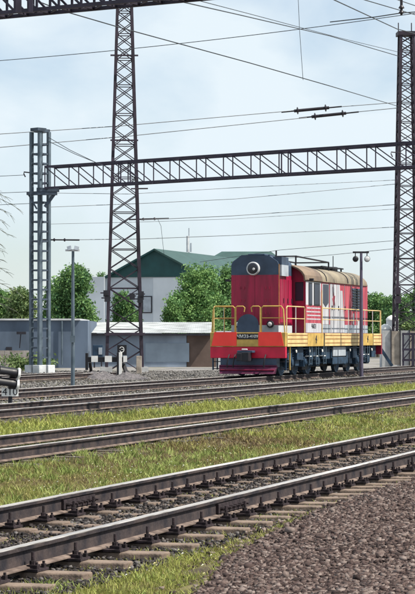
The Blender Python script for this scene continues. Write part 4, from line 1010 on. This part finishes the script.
M_grass = grass_mat('grass', [(.17, .12, .065), (.26, .23, .085), (.28, .31, .075), (.43, .45, .12)])
def grass_field(n, y0, y1, seed, mg, wd, hs_, pw=1.0):
    u, v, r = xy_scatter(n, y0, y1, mg, seed, pw)
    nz = vnoise(u, v, 1.1, 5)*.5+vnoise(u, v, 4.0, 6)*.5
    d = np.zeros(len(u)); h = np.full(len(u), .09); e = gravel_edge(u)
    d = np.where((v > e-.12+.25*nz) & (v < 5.95), np.interp(u, [14, 17, 20, 22, 24, 30], [1, 1, .95, .6, .3, .05])*np.where(v > 5.5+.12*nz, .12, 1), d); h = np.where(v < 5.95, .085, h)
    a = (v >= 5.95) & (v < 8.0); d = np.where(a, np.clip(.02+.25*(nz > .45), 0, 1)+.25*(v > 7.75), d); h = np.where(a, .05, h)
    a = (v >= 8.0) & (v < 11.4); d = np.where(a, np.clip(.62+.5*nz, .08, 1), d); h = np.where(a, .09+.05*(nz > .2), h)
    a = (v >= 11.4) & (v < 13.6); d = np.where(a, .5+.3*nz, d); h = np.where(a, .07, h)
    a = (v >= 13.6) & (v < 17.4); d = np.where(a, np.clip(.75+.4*nz, .15, 1), d); h = np.where(a, .12+.09*(nz > .15), h)
    a = (v >= 17.4) & (v < 20.2); d = np.where(a, .22+.5*(nz > .2), d); h = np.where(a, .06, h)
    a = (v >= 20.2); d = np.where(a, .10+.7*(nz > .15), d); h = np.where(a, .05, h)
    a = v < e-.05; d = np.where(a, .004+.05*(nz > .75)*(v > e-.8), d); h = np.where(a, .05, h)
    k = r.random(len(u)) < d; u, v, h, nz = u[k], v[k], h[k], nz[k]
    h = h*hs_*(.25+.75*r.random(len(u))**1.6); 
    # dry brown patch in the middle of the near strip, greener elsewhere
    dry = .22*np.clip(vnoise(u, v, 2.2, 41)-.1, 0, 1)+np.exp(-((u-30)/6)**2-((v-10.2)/1.6)**2)*.5+np.exp(-((u-19)/3.0)**2-((v-9.3)/.9)**2)*.25+.16*(vnoise(u, v, .6, 12) > .35)
    bright = .30*((v > 13.6) & (v < 17.4))+.15*(v < 6)
    col = np.clip(.50+.22*nz+.2*r.normal(size=len(u))*.8+.02-.95*dry+bright*.6, 0, 1)
    return u, v, h, col, wd*(.6+.8*r.random(len(u)))
G = [grass_field(420000, 12.5, 34, 11, .7, .0042, .80, 1.2), grass_field(330000, 33, 95, 12, 1.0, .011, 1.0, 1.2)]
u, v, h, col, wd = [np.concatenate(x) for x in zip(*G)]; print('blades', len(u))
tag(blades('grass', u, v, h, wd, col, 13, M_grass), 'yellow-green grass and weeds growing between the tracks', 'grass', kind='stuff')
# broad-leaved weeds as clumps
u, v, r = xy_scatter(5200, 13, 75, .8, 21, 1.1); k = ((v > 8.0) & (v < 11.5)) | ((v > 13.6) & (v < 17.3)) | ((v > gravel_edge(u)) & (v < 5.8) & (u < 21)) | ((v > 12) & (v < 13) & (r.random(len(v)) < .3)); k &= (vnoise(u, v, .9, 33) > -.1)
u, v = u[k], v[k]; n_ = 34; cu = np.repeat(u, n_)+r.normal(0, .06, len(u)*n_); cv = np.repeat(v, n_)+r.normal(0, .06, len(u)*n_); hh = np.repeat(r.uniform(.04, .17, len(u)), n_)*r.uniform(.3, 1.1, len(u)*n_)
hh = np.where(cv < 7, hh*.5, hh)
M_weed = grass_mat('weed_leaves', [(.14, .17, .05), (.24, .30, .08), (.42, .45, .16)])
tag(blades('weeds', cu, cv, hh, np.full(len(cu), .007)*(1+.02*cu)*.62, np.clip(np.repeat(r.random(len(u)), n_)*.7+.3*r.random(len(cu)), 0, 1), 22, M_weed), 'clumps of broad-leaved weeds dotted in the grass strips', 'weeds', kind='stuff')

# small pale flowers and dry stalk heads among the grass
u, v, r = xy_scatter(2600, 13, 60, .5, 51, 1.2); k = ((v > 8.2) & (v < 11.3)) | ((v > 13.8) & (v < 17.2)) | ((v > gravel_edge(u)) & (v < 5.4)); k &= vnoise(u, v, .7, 61) > -.05; u, v = u[k], v[k]; k = len(u)
cx_, cy_ = u*SA-v*CA, u*CA+v*SA; cz = gh(u, v)+r.uniform(.04, .12, k); sz = .007+.006*r.random(k); V = []
for dx, dy, dz in ((-1, 0, -.3), (0, -1, .3), (1, 0, .4), (0, 1, .9)): V.append(np.stack([cx_+dx*sz, cy_+dy*sz, cz+dz*sz], 1))
V = np.stack(V, 1).reshape(-1, 3); M_fl = grass_mat('flower_petals', [(.65, .55, .12), (.70, .68, .50), (.75, .75, .70)])
tag(np_mesh('flowers', V, [np.arange(4*k).reshape(k, 4)], M_fl, None, np.repeat(r.random(k), 4)), 'tiny yellow and white flowers sprinkled in the grass strips', 'flowers', kind='stuff')
